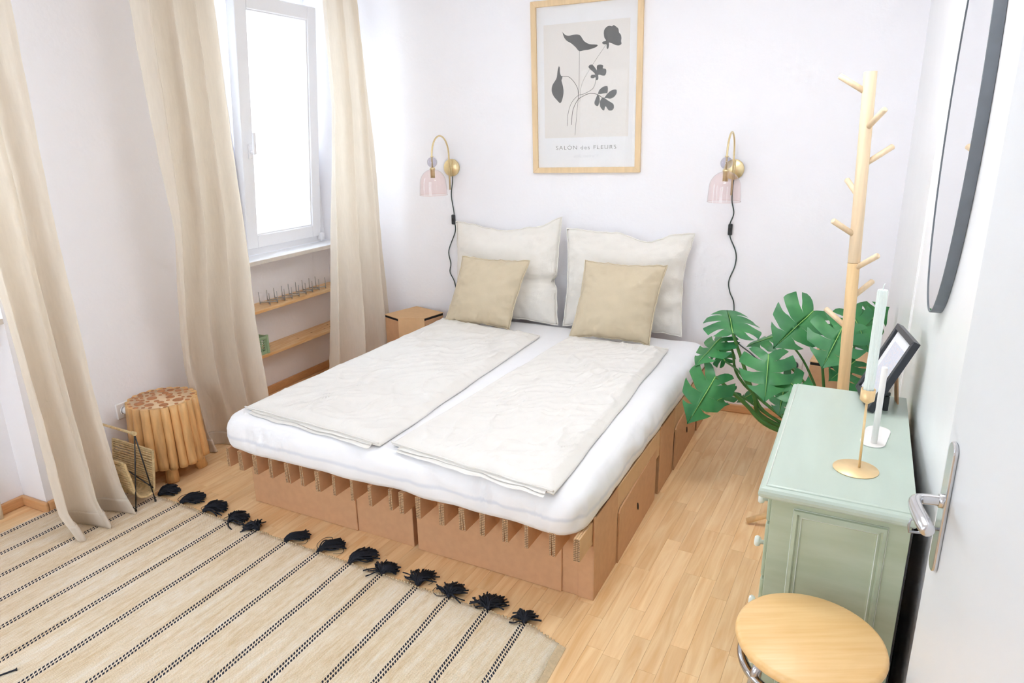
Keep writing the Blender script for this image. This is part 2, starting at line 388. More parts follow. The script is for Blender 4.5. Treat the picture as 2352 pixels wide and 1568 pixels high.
build_fill_window()
for a, b in NICHES:
    l = bpy.data.lights.new('daylight_portal', 'AREA'); l.shape = 'RECTANGLE'; l.size = b-a; l.size_y = WTOP-WBOT
    l.cycles.is_portal = True
    o = bpy.data.objects.new('daylight_portal', l); C.objects.link(o)
    X = ML.to_3x3() @ Vector((0, 1, 0)); Z = ML.to_3x3() @ Vector((-1, 0, 0)); Y = Z.cross(X)
    p = ML @ Vector((DN-.1, (a+b)/2, (WTOP+WBOT)/2))
    o.matrix_world = Matrix(((X.x, Y.x, Z.x, p.x), (X.y, Y.y, Z.y, p.y), (X.z, Y.z, Z.z, p.z), (0, 0, 0, 1)))

# ------------------------------------------------------------------ fill lamp, added out of view overhead to brighten the aisle
def emit(name, col, st):
    m = bpy.data.materials.new(name); m.use_nodes = True; p = m.node_tree.nodes['Principled BSDF']
    p.inputs['Base Color'].default_value = (.8, .8, .8, 1); p.inputs['Emission Color'].default_value = col; p.inputs['Emission Strength'].default_value = st
    return m
def build_fill_lamp():
    t = thing('fill_lamp', 'added fill lamp, an unseen white drum above the aisle beside the bed', 'lamp', (-.62, 2.35, CEIL))
    m = MB(); m.lathe([(0, 0), (.06, 0), (.06, -.025), (0, -.03)], 24); m.build('canopy', M_trim, t)
    m = MB(); m.tube([(0, 0, -.03), (0, 0, -.14)], .004, 8); m.build('cord', M_trim, t)
    m = MB(); m.lathe([(.39, -.14), (.39, -.32)], 48, caps=False); m.build('drum_shade', emit('fill_lamp_shade', (1, .97, .94, 1), 3), t)
    m = MB(); m.lathe([(0, -.318), (.388, -.318)], 48, caps=False); m.build('diffuser', emit('fill_lamp_diffuser', (.96, .98, 1, 1), 19), t)
build_fill_lamp()

# ------------------------------------------------------------------ bed frame of cardboard
BR_ = .0213; BL_ = (-.832, 2.15, 0)
MBED = Matrix.Translation(BL_) @ Matrix.Rotation(BR_, 4, 'Z')
def corrug():
    m = mat('corrugated_end', srgb(190,150,108), .9); nt = m.node_tree; N = nt.nodes; L = nt.links; p = N['Principled BSDF']
    tc = N.new('ShaderNodeTexCoord'); mp = N.new('ShaderNodeMapping'); L.new(tc.outputs['Object'], mp.inputs[0]); mp.inputs['Scale'].default_value = (1, 0, 1)
    wv = N.new('ShaderNodeTexWave'); wv.bands_direction = 'Z'; wv.inputs['Scale'].default_value = 42; wv.inputs['Distortion'].default_value = 3; wv.inputs['Detail Scale'].default_value = 3
    L.new(mp.outputs[0], wv.inputs[0]); rp = N.new('ShaderNodeValToRGB'); rp.color_ramp.elements[0].color = srgb(108,82,60); rp.color_ramp.elements[1].color = srgb(206,170,130)
    L.new(wv.outputs[0], rp.inputs[0]); L.new(rp.outputs[0], p.inputs['Base Color']); return m
M_corr = corrug()
def build_bed():
    t = thing('bed_frame', 'brown cardboard bed frame of boxes and upright slats under the mattress', 'bed frame', BL_, BR_)
    H = .335
    # rows of standing boxes: foot, middle, head
    for y0, y1 in ((0, .272), (.912, 1.185), (1.76, 1.95)):
        for x0, x1 in ((-1.785, -.835), (-.808, -.001)):
            m = MB(); m.box(x0, x1, y0+.004, y1, 0, H); m.build('base_box', M_card, t, bevel=.003)
    # overlapping flaps on the foot end
    for x0, x1 in ((-1.785, -1.143), (-.808, -.128)):
        m = MB(); m.box(x0, x1, -.004, .003, .002, H-.01); m.build('foot_flap', M_card, t, bevel=.002)
    # right side: outer jackets of the boxes, folded over the rail
    for y0, y1 in ((.0, .272), (.912, 1.185), (1.76, 1.95)):
        m = MB(); m.box(-.002, .005, y0, y1, 0, .362); m.box(-.075, .005, y0+.012, y1-.004, .355, .362); m.box(-.06, .004, y0, y0+.005, 0, .24)
        m.build('side_jacket', M_card, t, bevel=.002)
    for y0, y1 in ((.276, .86), (1.2, 1.72)):
        m = MB(); V = [(.010, y0, 0), (.002, y1, 0), (.002, y1, .27), (.012, y0+.02, .25), (.012, y0, .235)]
        V2 = [(x-.007, y, z) for x, y, z in V]; n = 5
        m.add(V+V2, [list(range(5)), list(range(5, 10))[::-1]]+[(i, (i+1) % n, n+(i+1) % n, n+i) for i in range(n)])
        fl = m.build('side_flap', M_card, t)
        yh = y0+.275; m = MB(); poly = [(math.cos(a)*.008, math.sin(a)*.022) for a in [i*math.pi/6 for i in range(12)]]
        m.prism(poly, 0, .0012, Matrix.Translation((.0085, yh, .125)) @ Matrix.Rotation(.35, 4, 'X') @ Matrix.Rotation(math.pi/2, 4, 'Y') @ Matrix.Rotation(math.pi/2, 4, 'Z')); m.build('finger_hole_shade', M_dark, fl)  # dark disc on the flap paints the shade of a hole
        m = MB(); m.box(-.03, -.004, y0-.006, y0+.004, .0, .235); m.build('box_gap_shade', M_dark, t)  # dark slab paints the shade behind the flap's open edge
    m = MB(); m.box(-1.78, -1.75, .27, 1.95, 0, .3); m.build('side_wall', M_card, t)
    # upright slats on edge, three layers of board each
    xs = [-1.797, -1.715, -1.622, -1.529, -1.427, -1.341, -1.247, -1.151, -1.053, -.954, -.856, -.802, -.718, -.605, -.514, -.421, -.322, -.227, -.123]
    rr = random.Random(3); rr2 = []
    for i, x in enumerate(xs):
        m = MB(); nl = rr.choice((2, 3, 3)); yf = -.128+rr.uniform(-.006, .006)
        for k in range(nl):
            dx = x+k*.0085+rr.uniform(0, .001); skew = rr.uniform(-.002, .004)*k
            V = [(dx+skew, yf, .247), (dx+.007+skew, yf, .247), (dx+.007+skew, 1.86, .247), (dx+skew, 1.86, .247), (dx, yf+rr.uniform(-.002, .002), .343), (dx+.007, yf, .343), (dx+.007, 1.86, .343), (dx, 1.86, .343)]
            m.add(V, [(0,3,2,1),(4,5,6,7),(1,2,6,5),(2,3,7,6),(3,0,4,7)], 0); m.add([V[0], V[1], V[5], V[4]], [(0,1,2,3)], 1)
        m.build('slat', [M_card, M_corr], t)
    m = MB(); V = []
    for k in range(3):
        dx = -.028+k*.0085
        V = [(dx, -.130, .25), (dx+.007, -.130, .25), (dx+.007, 1.88, .25), (dx, 1.88, .25), (dx, -.130, .343), (dx+.007, -.130, .343), (dx+.007, 1.88, .348), (dx, 1.88, .348)]
        m.add(V, [(0,3,2,1),(4,5,6,7),(1,2,6,5),(2,3,7,6),(3,0,4,7)], 0); m.add([V[0], V[1], V[5], V[4]], [(0,1,2,3)], 1)
    m.build('side_rail', [M_cardt, M_corr], t)
    m = MB(); m.box(-.004, .002, .274, .91, .216, .352); m.box(-.004, .002, 1.187, 1.758, .216, .352); m.build('rail_cover', M_cardt, t, bevel=.002)
    return t
build_bed()

# ------------------------------------------------------------------ mattress under the fitted sheet
def build_mattress():
    x0, x1, y0, y1, zt = -1.815, -.004, -.128, 1.965, .505
    rc = .1; P = []
    def arc(cx, cy, a0):
        for k in range(9):
            a = a0+k*math.pi/16; P.append((cx+rc*math.cos(a), cy+rc*math.sin(a), math.cos(a), math.sin(a)))
    def line(xa, ya, xb, yb, nx, ny, n):
        for k in range(1, n): P.append((lerp(xa, xb, k/n), lerp(ya, yb, k/n), nx, ny))
    arc(x0+rc, y0+rc, math.pi); line(x0+rc, y0, x1-rc, y0, 0, -1, 150); arc(x1-rc, y0+rc, 1.5*math.pi); line(x1, y0+rc, x1, y1-rc, 1, 0, 120)
    arc(x1-rc, y1-rc, 0); line(x1-rc, y1, x0+rc, y1, 0, 1, 40); arc(x0+rc, y1-rc, .5*math.pi); line(x0, y1-rc, x0, y0+rc, -1, 0, 60)
    n = len(P); m = MB(); V = []
    prof = [(-.05, 0), (-.02, .0), (.0, .03), (.006, .15), (.008, .35), (.006, .55), (0, .72), (-.012, .86), (-.032, .95), (-.062, .99), (-.092, 1.0)]
    for li, (o, h) in enumerate(prof):
        for i, (x, y, nx, ny) in enumerate(P):
            s = i*.0123
            foot = max(0, -ny); side = max(0, nx)
            zb = .352 + .008*nz(x*6+3, y*5) + foot*(-.006+.022*nz(x*4.2, 9.)) - .010*foot*sstep(-.25, -.05, x)
            wob = .009*nz(x*9, y*9, h*1.5)+.034*(1-abs(nz(x*20+nz(x*5, 2)*3+h*2.5, y*20, h*1.2))*2.5)*(1-h)*h*2*(.25+.75*sstep(-.1, .4, nz(x*2.3+4, y*2.3)))
            cor = sstep(-.18, .02, x)*foot
            wob += cor*.006*math.sin(x*150+h*3)*(1-h)
            oo = o + wob*min(1, h*4+.2)*(1 if li < 9 else .3)
            V.append((x+nx*oo, y+ny*oo, lerp(zb, zt, h)+(.004*nz(x*3, y*3) if h > .9 else 0)))
    cxm, cym = (x0+x1)/2, (y0+y1)/2; nr_ = len(prof)
    for k in (.88, .7, .5, .3, .1, .005):
        for (x, y, nx, ny) in P:
            px, py = cxm+(x-nx*.092-cxm)*k, cym+(y-ny*.092-cym)*k; V.append((px, py, zt+.003*nz(px*3, py*3)))
        nr_ += 1
    F = [(l*n+i, l*n+(i+1) % n, (l+1)*n+(i+1) % n, (l+1)*n+i) for l in range(nr_-1) for i in range(n)]
    F.append([(nr_-1)*n+i for i in range(n)])
    m.add(V, F, 0, True)
    me = thing('mattress', '', 'mattress', BL_, BR_); m.build('fitted_sheet', M_sheet, me)
    return tag(me, 'white mattress in a fitted sheet lying on the cardboard bed frame', 'mattress')
build_mattress()

# ------------------------------------------------------------------ duvets
def build_duvet(name, label, fl, fr, hr, hl, seed, head_fold):
    cx = sum(p[0] for p in (fl, fr, hr, hl))/4; cy = sum(p[1] for p in (fl, fr, hr, hl))/4
    t = thing(name, label, 'duvet', (cx, cy, .507))
    def outline(u, v, grow=0):
        a = Vector((lerp(fl[0], fr[0], u), lerp(fl[1], fr[1], u))); b = Vector((lerp(hl[0], hr[0], u), lerp(hl[1], hr[1], u)))
        p = a.lerp(b, v)
        p.y += .012*nz(u*4+seed, 3)*(1-v) + .012*nz(u*3+seed, 8)*v
        p.x += .014*nz(v*5+seed, 1)*(1 if u > .5 else -1)*abs(2*u-1)
        return p
    def top(u, v):
        p = outline(u, v); e = min(u, 1-u, v*1.8, (1-v)*1.8)
        edge = sstep(0, .07, e)
        h = .016 + .016*edge
        q = Vector((p.x*3.1+seed, p.y*3.1))
        w1 = nz(q.x*1.2+nz(q.y*.7, 2)*1.5+q.y*1.1, q.y*.55, seed)
        w2 = 1-abs(nz(q.x*2.6-q.y*1.1+nz(q.x, q.y)*1.6, q.y*.7, seed+5))*2.6
        w3 = 1-abs(nz(q.x*3.4-q.y*2.6+nz(q.x*1.3, q.y*1.1)*2, q.y*1.6, seed+9))*3
        cen = sstep(0, .2, min(u, v*1.5))
        h += edge*(.012*w1 + .009*max(0, w2)**3 + .007*max(0, w3)**3*(.5+cen) + .003*nz(q.x*9+q.y*4, q.y*5, seed))
        if e <= 0: h = .014
        return (p.x-cx, p.y-cy, h)
    m = MB(); nu, nv = 90, 150
    m.grid(top, nu, nv)
    # rolled edge down to the mattress
    ring = [i for i in range(nu+1)]+[j*(nu+1)+nu for j in range(1, nv+1)]+[nv*(nu+1)+i for i in range(nu-1, -1, -1)]+[j*(nu+1) for j in range(nv-1, 0, -1)]
    n = len(ring); b0 = len(m.v); V = []
    for k in ring:
        x, y, z = m.v[k]; d = Vector((x, y)); 
        V.append((x*1.004, y*1.002, .008))
    V2 = [(x*.985, y*.99, .0) for x, y, z in V]
    m.v += V+V2
    for i in range(n):
        j = (i+1) % n
        m.f.append([ring[i], ring[j], b0+j, b0+i]); m.m.append(0); m.sm.append(True)
        m.f.append([b0+i, b0+j, b0+n+j, b0+n+i]); m.m.append(0); m.sm.append(True)
    m.build('cover', M_duvet, t)
    # under-fold showing at the foot end
    m = MB()
    def under(off, z, th):
        def f(u, v):
            uu = lerp(.06, .96, u); p = outline(uu, 0); q = outline(uu, .12)
            d = (q-p).normalized(); y = p - d*(off+.012*nz(u*7+seed, z*40)) + d*v*.2
            return (y.x-cx, y.y-cy, z+.004*nz(u*9, seed)+th*math.sin(min(1, v*6)*math.pi/2))
        return f
    m.grid(under(.034, .001, .007), 60, 8); m.build('folded_edge', M_duvet, t)
    m = MB(); m.grid(under(.017, .009, .006), 60, 8); m.build('folded_edge', M_duvet, t)
    m = MB(); pts = [outline(k/40, 0) for k in range(41)]
    m.tube([(p.x-cx, p.y-cy-.004, .020+.004*nz(p.x*8, seed)) for p in pts], .004, 6); m.build('hem', M_duvet, t); m = MB()
    pts = [outline(k/40, 1) for k in range(41)]; m.tube([(p.x-cx, p.y-cy+.002, .016) for p in pts], .004, 6)
    m.build('hem', M_duvet, t)
    return t
build_duvet('duvet', 'flat cream linen duvet on the bed half beside the window', (-2.575,2.09), (-1.735,2.045), (-1.835,3.735), (-2.625,3.84), 1.7, True)
build_duvet('duvet', 'flat cream linen duvet on the bed half beside the green dresser', (-1.70,2.075), (-.925,2.0), (-1.035,3.81), (-1.66,3.80), 6.1, False)

# ------------------------------------------------------------------ pillows and cushions
def build_pillow(name, label, cat, matl, bl, br, up, w, h, th, seed, ear=.05, dent=None, piping=True, group=None, wr=.006):
    """bl, br: lower corners; up: direction of the height edge"""
    bl, br, up = Vector(bl), Vector(br), Vector(up).normalized()
    X = (br-bl).normalized(); N = X.cross(up).normalized()
    c = (bl+br)/2
    t = thing(name, label, cat, c, 0, group)
    def pos(u, v, sgn):
        px = u*w/2*(1-ear*(1-abs(v)**2.2)*1.0); py = v*h/2*(1-ear*1.1*(1-abs(u)**2.2))
        k = max(0, (1-u*u)*(1-v*v))**.5
        k2 = max(0, 1-abs(u)**3)*max(0, 1-abs(v)**3)
        z = th*.5*(k*.75+k2*.25)
        ed = (1-k2)
        z += wr*(nz(u*3+seed, v*3, sgn)*.9 + ed*1.2*nz(u*11+seed*2, v*11+seed, sgn))*min(1, k*3)
        r = math.hypot(u, v)+1e-6; a = math.atan2(v, u)
        z += wr*.9*nz(a*4.5+seed, r*1.5, sgn)*sstep(.35, .9, r)*min(1, k*3)
        px += .006*nz(v*6+seed, 3)*abs(u)**3; py += .010*nz(u*6+seed, 5)*abs(v)**3
        p = X*px + up*(py+h/2) + N*z*sgn
        if dent: p = dent(u, v, p, X, up, N, sgn)
        return p
    m = MB(); n = 44
    m.grid(lambda a, b: pos(2*a-1, 2*b-1, 1), n, n); m.grid(lambda a, b: pos(2*a-1, 2*b-1, -1), n, n)
    o = m.build('cover', matl, t)
    bm = bmesh.new(); bm.from_mesh(o.data); bmesh.ops.remove_doubles(bm, verts=bm.verts, dist=.0006); bmesh.ops.recalc_face_normals(bm, faces=bm.faces); bm.to_mesh(o.data); bm.free()
    e = [pos(-1+2*k/24, -1, 1) for k in range(24)]+[pos(1, -1+2*k/24, 1) for k in range(24)]+[pos(1-2*k/24, 1, 1) for k in range(24)]+[pos(-1, 1-2*k/24, 1) for k in range(24)]
    m = MB(); m.tube(e, .0045, 6, closed=True); m.build('seam', matl, t)
    return t
def fold_left(u, v, p, X, up, N, sgn):
    k = math.exp(-((v+.12)/.10)**2)*sstep(-.5, .6, u)
    if sgn > 0: p = p - N*.042*k
    p = p - X*.035*math.exp(-((v+.12)/.09)**2)*sstep(.4, 1, u)
    p = p + up*(.05*sstep(.6, 1, u)*sstep(.6, 1, v)) - up*.035*sstep(.5, 1, v)*math.exp(-((u+.1)/.5)**2)
    return p
def fold_right(u, v, p, X, up, N, sgn):
    p = p - up*.05*sstep(.4, 1, v)*math.exp(-((u-.35)/.3)**2) + X*.03*sstep(.5, 1, u)*sstep(.3, 1, v)
    p = p + N*.012*math.sin(v*14)*sstep(.45, .9, u)*(1-abs(v))*sgn
    return p
build_pillow('pillow', 'large cream linen pillow with a crease against the wall, under the window-side lamp', 'pillow', M_pillow, (-2.60,3.985,.515), (-1.86,4.04,.515), (0,.09,1), .77, .655, .20, 2.2, .05, fold_left, wr=.014)
build_pillow('pillow', 'large cream linen pillow with pointed corner against the wall, nearer the plant', 'pillow', M_pillow, (-1.80,4.05,.515), (-1.05,4.12,.515), (0,.09,1), .775, .635, .19, 5.3, .05, fold_right, wr=.014)
build_pillow('cushion', 'small beige cushion tilted on the creased pillow, nearest the cardboard bedside box', 'cushion', M_cush, (-2.56,3.775,.523), (-2.08,3.79,.523), (.25,.2,1), .49, .465, .155, 8.4, .065, wr=.009)
build_pillow('cushion', 'small beige cushion upright in front of the pillow nearer the plant', 'cushion', M_cush, (-1.65,3.805,.523), (-1.165,3.84,.523), (.13,.2,1), .50, .48, .155, 11.9, .065, wr=.009)

# ------------------------------------------------------------------ cardboard bedside boxes
def build_box(name, label, pts, zt, flap=True):
    cx = sum(p[0] for p in pts)/len(pts); cy = sum(p[1] for p in pts)/len(pts)
    t = thing(name, label, 'box', (cx, cy, 0)); P = [(x-cx, y-cy) for x, y in pts]
    m = MB(); m.prism([(x*.985, y*.985) for x, y in P], 0, zt-.022); m.build('body', M_card, t, bevel=.003)
    m = MB(); m.prism(P, zt-.006, zt); m.build('lid', M_cardt, t, bevel=.002)
    m = MB(); m.prism([(x*.975, y*.975) for x, y in P], zt-.022, zt-.006); m.build('lid_gap_shade', M_dark, t)  # dark band paints the shade under the lid
    m = MB(); a, b = P[-1], P[-2]; m.prism([a, b, (b[0]*.99, b[1]*.97), (a[0]*.99, a[1]*.97)], zt-.2, zt-.001); m.build('front_flap', M_cardt, t)
    return t
build_box('bedside_box', 'closed cardboard bedside box between the window-side curtain and the bed', [(-3.076,3.775), (-3.005,4.065), (-2.72,3.995), (-2.75,3.80), (-2.913,3.717)], .52)
build_box('bedside_box', 'closed cardboard bedside box behind the monstera and coat rack', [(-.29,4.0), (-.275,4.29), (.03,4.31), (.03,4.1), (-.05,3.97)], .5)

# ------------------------------------------------------------------ curtains
def build_curtain(name, label, xl, eL, eR, nf, amp, ph, seed, top=CEIL-.004, kick=0, back=0, backr=0, zmin=.004):
    yc = (interp(eL, 1)+interp(eR, 1))/2
    t = thing(name, label, 'curtain', (xl, yc, 0))
    def f(z0, z1):
        def g(u, v):
            z = lerp(z1, z0, v); ya, yb = interp(eL, z), interp(eR, z)
            a = amp*(1+.25*math.sin(z*1.1+seed))*(.65+.5*sstep(2.6, .3, z))
            uu = u+.05*nz(u*3+seed, z*.6)
            p = 2*math.pi*nf*uu+ph+.5*nz(z*.7, seed)
            y = lerp(ya, yb, u)+.018*math.sin(p+1.2)*math.sin(math.pi*u)
            x = a*(math.sin(p)+.35*math.sin(2*p+seed+z*.4))+.012*nz(u*7, z*1.5, seed)+.004*nz(u*16, z*9, seed)
            x += .003*nz(u*30+z*7, z*14, seed)*sstep(1.4, .2, z)
            lo = sstep(.16, .0, z); x -= back*(1-u)*sstep(1.4, .4, z)
            x -= backr*sstep(.55, 1, u); x += kick*lo*(.5+.5*math.sin(p)); y += .02*lo*nz(u*5, seed)
            return (x, y-yc, max(z, zmin+.004*u))
        return g
    m = MB(); m.grid(f(.085, top), 150, 90); m.build('panel', M_curt, t, fix=False)
    g = f(.0, .088)
    m = MB(); m.grid(lambda u, v: (g(u, v)[0]+.002, g(u, v)[1], g(u, v)[2]), 150, 8)
    h = m.build('hem', M_curt, t, fix=False); sd = h.modifiers.new('solid', 'SOLIDIFY'); sd.thickness = .004
    return t
build_curtain('curtain', 'beige linen curtain pooling on the striped rug, nearest the camera', -3.13, [(0,1.475), (.15,1.44), (.6,1.435), (1.1,1.42), (2.8,1.37)], [(0,1.745), (.12,1.735), (.27,1.72), (.64,1.69), (1.3,1.68), (2.8,1.70)], 2.1, .050, 1.0, 2.0, kick=.05, zmin=.010)
build_curtain('curtain', 'beige linen curtain between the stump stool and the window handle', -3.19, [(0,2.37), (.45,2.33), (.7,2.31), (1.04,2.28), (1.68,2.27), (2.8,2.275)], [(0,2.75), (.28,2.70), (.8,2.675), (2.8,2.69)], 3.2, .06, .3, 5.0, kick=.02, back=.17)
build_curtain('curtain', 'beige linen curtain in the corner behind the cardboard bedside box', -3.17, [(0,3.26), (.26,3.29), (.94,3.37), (1.9,3.51), (2.8,3.53)], [(0,4.0), (.66,3.985), (1.47,3.955), (2.8,3.88)], 2.6, .06, 2.2, 9.0, backr=.03)

# ------------------------------------------------------------------ shelves in the window niche
def build_shelf(z, label):
    t = thing('wall_shelf', label, 'shelf', ML @ Vector((DN, 1.6, z)), -AL)
    m = MB(); m.box(0, D0-DN-.004, -.63, .80, -.02, 0); m.build('board', M_pine, t, bevel=.002)
    rr = random.Random(int(z*100))
    for i in range(7):
        x, y = rr.uniform(.03, .15), rr.uniform(-.3, .7); m = MB(); m.lathe([(.0, .0004), (.008, .0004)], 10, (x, y, 0), Matrix.Diagonal((.6, 1.4, 1)).to_4x4(), caps=False); m.build('knot', M_knot, t)
    m = MB(); m.box(0, .02, .19, .225, -.06, -.02); br = m.build('bracket', M_trim, t, bevel=.002)
    m = MB(); m.tube([(.02, .207, -.042), (.024, .207, -.042)], .005, 8); m.build('screw', M_steel, br)
build_shelf(.660, 'upper pine shelf in the window niche under the sill')
build_shelf(.357, 'lower pine shelf in the window niche holding the green crate')

def build_spikes():
    t = thing('wire_rack', 'folding grey wire rack with upright pins on the upper pine shelf', 'rack', ML @ Vector((-.02, 1.6, .661)), -AL)
    n = 8; st = .07
    A = [(.045, .04+i*st) for i in range(n+1)]; B = [(-.045, .04+i*st) for i in range(n+1)]
    for i in range(n):
        m = MB(); m.box(-.0025, .0025, 0, 1, .004, .008)
        for (p, q, z) in ((A[i], B[i+1], .006), (B[i], A[i+1], .012)):
            m = MB(); m.tube([(p[0], p[1], z), (q[0], q[1], z)], .0035, 6); m.build('link', M_steel, t)
    for i in range(n+1):
        for p in ((A[i],) if i % 2 == 0 else (A[i], B[i])):
            m = MB(); m.tube([(p[0], p[1], 0), (p[0]+.002, p[1]-.002, .082)], [.0032, .0026], 6); m.build('pin', M_steel, t)
        for p in ((B[i],) if i % 2 == 0 else ()):
            m = MB(); m.tube([(p[0], p[1], 0), (p[0]-.002, p[1]-.002, .082)], [.0032, .0026], 6); m.build('pin', M_steel, t)
build_spikes()
def build_crate():
    t = thing('plastic_crate', 'small sage green perforated crate at the end of the lower shelf', 'crate', ML @ Vector((-.02, 1.43, .358)), -AL)
    hx, hy, h = .075, .115, .12
    m = MB(); m.box(-hx+.01, hx-.01, -hy+.01, hy-.01, 0, .006); m.build('base', M_crate, t)
    for nm, fr in (('wall', lambda a, z, d: (a*hx, -hy+d, z)), ('wall', lambda a, z, d: (a*hx, hy-d, z)), ('wall', lambda a, z, d: (hx-d, a*hy, z)), ('wall', lambda a, z, d: (-hx+d, a*hy, z))):
        m = MB()
        def bar(a0, a1, z0, z1, d0=0, d1=.004):
            V = [fr(a, z, d) for d in (d0, d1) for z in (z0, z1) for a in (a0, a1)]
            m.add(V, [(0,1,3,2),(4,6,7,5),(0,4,5,1),(2,3,7,6),(0,2,6,4),(1,5,7,3)])
        bar(-1, 1, 0, .022); bar(-1, 1, h-.014, h, -.004, .006); bar(-1, -.82, .022, h); bar(.82, 1, .022, h)
        for k in range(7):
            a = -.82+k*1.64/6; bar(a-.03, a+.03, .022, h-.014)
        for k in range(5): bar(-.82, .82, .034+k*.016, .040+k*.016)
        m.build(nm, M_crate, t)
    for s in (-1, 1):
        for q in (-1, 1): m = MB(); m.box(s*hx-.008, s*hx+.008, q*hy-.008, q*hy+.008, .0, h+.006); m.build('corner_post', M_crate, t, bevel=.002)
build_crate()

# ------------------------------------------------------------------ wall lamps
def build_lamp(label, s, z, yawf):
    t = thing('wall_lamp', label, 'lamp', MBk @ Vector((s, 0, z)), -AB+yawf, 'brass wall lamps over the bed')
    RX = Matrix.Rotation(math.pi/2, 4, 'X')
    m = MB(); m.lathe([(0, 0), (.057, 0), (.0575, .002), (.0575, .018), (.056, .02), (0, .02)], 40, M=RX); pl = m.build('wall_plate', M_brass, t)
    m = MB(); m.tube([(0, -.018, .0), (0, -.05, .0)], .006, 10); m.tube([(.004, -.024, .052), (.004, -.024, -.058)], .0065, 10); m.build('pivot', M_brass, t)
    m = MB(); pts = [(0, -.046, -.145), (0, -.046, .085)]
    for k in range(1, 20):
        a = math.pi*k/20; pts.append((0, -.046-.117*(1-math.cos(a)), .085+.125*math.sin(a)))
    pts += [(0, -.28, .085), (0, -.28, -.02)]
    m.tube(pts, .0055, 12); m.build('arm', M_brass, t)
    m = MB(); m.lathe([(.0001, -.033)]+[(.033*math.sin(a), -.033*math.cos(a)) for a in [math.pi*k/16 for k in range(1, 16)]]+[(.0001, .033)], 28, (0, -.28, .048)); m.build('glass_ball', M_grey, t)
    m = MB(); m.lathe([(0, .086), (.012, .085), (.012, .082), (0, .081)], 20, (0, -.28, 0)); m.lathe([(0, .016), (.016, .014), (.018, .006), (.016, .0), (.015, -.002), (.015, -.05), (0, -.05)], 24, (0, -.28, 0)); m.build('socket', M_brass, t)
    m = MB(); pr = [(.014, .006)]+[(.086*math.sin(a)+.0, -.085+.09*math.cos(a)) for a in [math.pi/2*k/12 for k in range(2, 13)]]+[(.089, -.12), (.0905, -.16)]
    m.lathe(pr, 48, (0, -.28, 0), caps=False); sh = m.build('glass_shade', M_pink, t)
    m = MB(); m.tube([(.0905*math.cos(a), -.28+.0905*math.sin(a), -.16) for a in [2*math.pi*k/48 for k in range(48)]], .0016, 6, closed=True); m.build('rim', M_pink, sh)
    return t
build_lamp('brass arched wall lamp with pink glass shade, beside the window-side curtain', -1.806, 1.517, 0)
build_lamp('brass arched wall lamp with pink glass shade, between the poster and the coat rack', .05, 1.514, -.06)
def build_cable(label, pts, isw, plug=None):
    t = thing('lamp_cable', label, 'cable', MBk @ Vector((pts[0][0], 0, pts[0][1])), -AB)
    x0, z0 = pts[0]
    P = [Vector((x-x0, -.007-(.012 if i < 2 else 0), z-z0)) for i, (x, z) in enumerate(pts)]
    m = MB(); m.tube(catmull(P, 7), .0034, 8); m.build('cord', M_cable, t)
    c = P[isw]; d = (P[isw+1]-P[isw-1]).normalized()
    m = MB(); q = [Vector((-.0115, -.014, -.034)), ]
    m.box(c.x-.0125, c.x+.0125, -.022, -.002, c.z-.034, c.z+.034); sw = m.build('switch', M_black, t, bevel=.006, seg=3)
    m = MB(); m.box(c.x-.0065, c.x+.0065, -.026, -.02, c.z-.013, c.z+.013); m.build('rocker', M_wirebl, sw, bevel=.002)
    return t
build_cable('dark lamp cable with switch hanging beside the bedside box', [(-1.797,1.465), (-1.800,1.42), (-1.819,1.326), (-1.804,1.213), (-1.808,1.165), (-1.799,1.086), (-1.857,.945), (-1.846,.852), (-1.855,.788), (-1.82,.711), (-1.80,.56)], 4)
build_cable('dark lamp cable with switch running down behind the monstera', [(.053,1.455), (.05,1.41), (.051,1.331), (.066,1.26), (.048,1.195), (.053,1.164), (.056,1.117), (.095,1.027), (.096,.948), (.067,.852), (.077,.784), (.105,.718), (.115,.608), (.14,.479), (.218,.413), (.30,.36), (.45,.36)], 5)
def build_socket(M, label, plug):
    t = thing('wall_socket', label, 'socket', M.translation, 0); t.matrix_world = M
    m = MB(); m.box(-.042, .042, -.012, 0, -.042, .042); m.build('plate', M_trim, t, bevel=.004)
    RX = Matrix.Rotation(math.pi/2, 4, 'X')
    m = MB(); m.lathe([(.021, .012), (.022, .016), (.024, .016), (.025, .012)], 28, M=RX, caps=False); m.build('socket_ring', M_trim, t)
    if plug:
        m = MB(); m.lathe([(0, .012), (.019, .012), (.019, .03), (.012, .045), (.006, .05), (0, .05)], 20, M=RX); pg = m.build('plug', plug, t)
        m = MB(); m.tube(catmull([(0, -.05, 0), (.01, -.065, -.03), (.02, -.05, -.1), (.0, -.03, -.2), (-.06, -.02, -.3)], 6), .0035, 8); m.build('plug_cord', M_cable, pg)
    return t
build_socket(MBk @ Matrix.Translation((.49, 0, .36)), 'white wall socket with black plug behind the monstera', M_black)
build_socket(ML @ Matrix.Translation((D0, .47, .36)) @ Matrix.Rotation(math.pi/2, 4, 'Z'), 'white wall socket with plug beside the stump stool', M_trim)

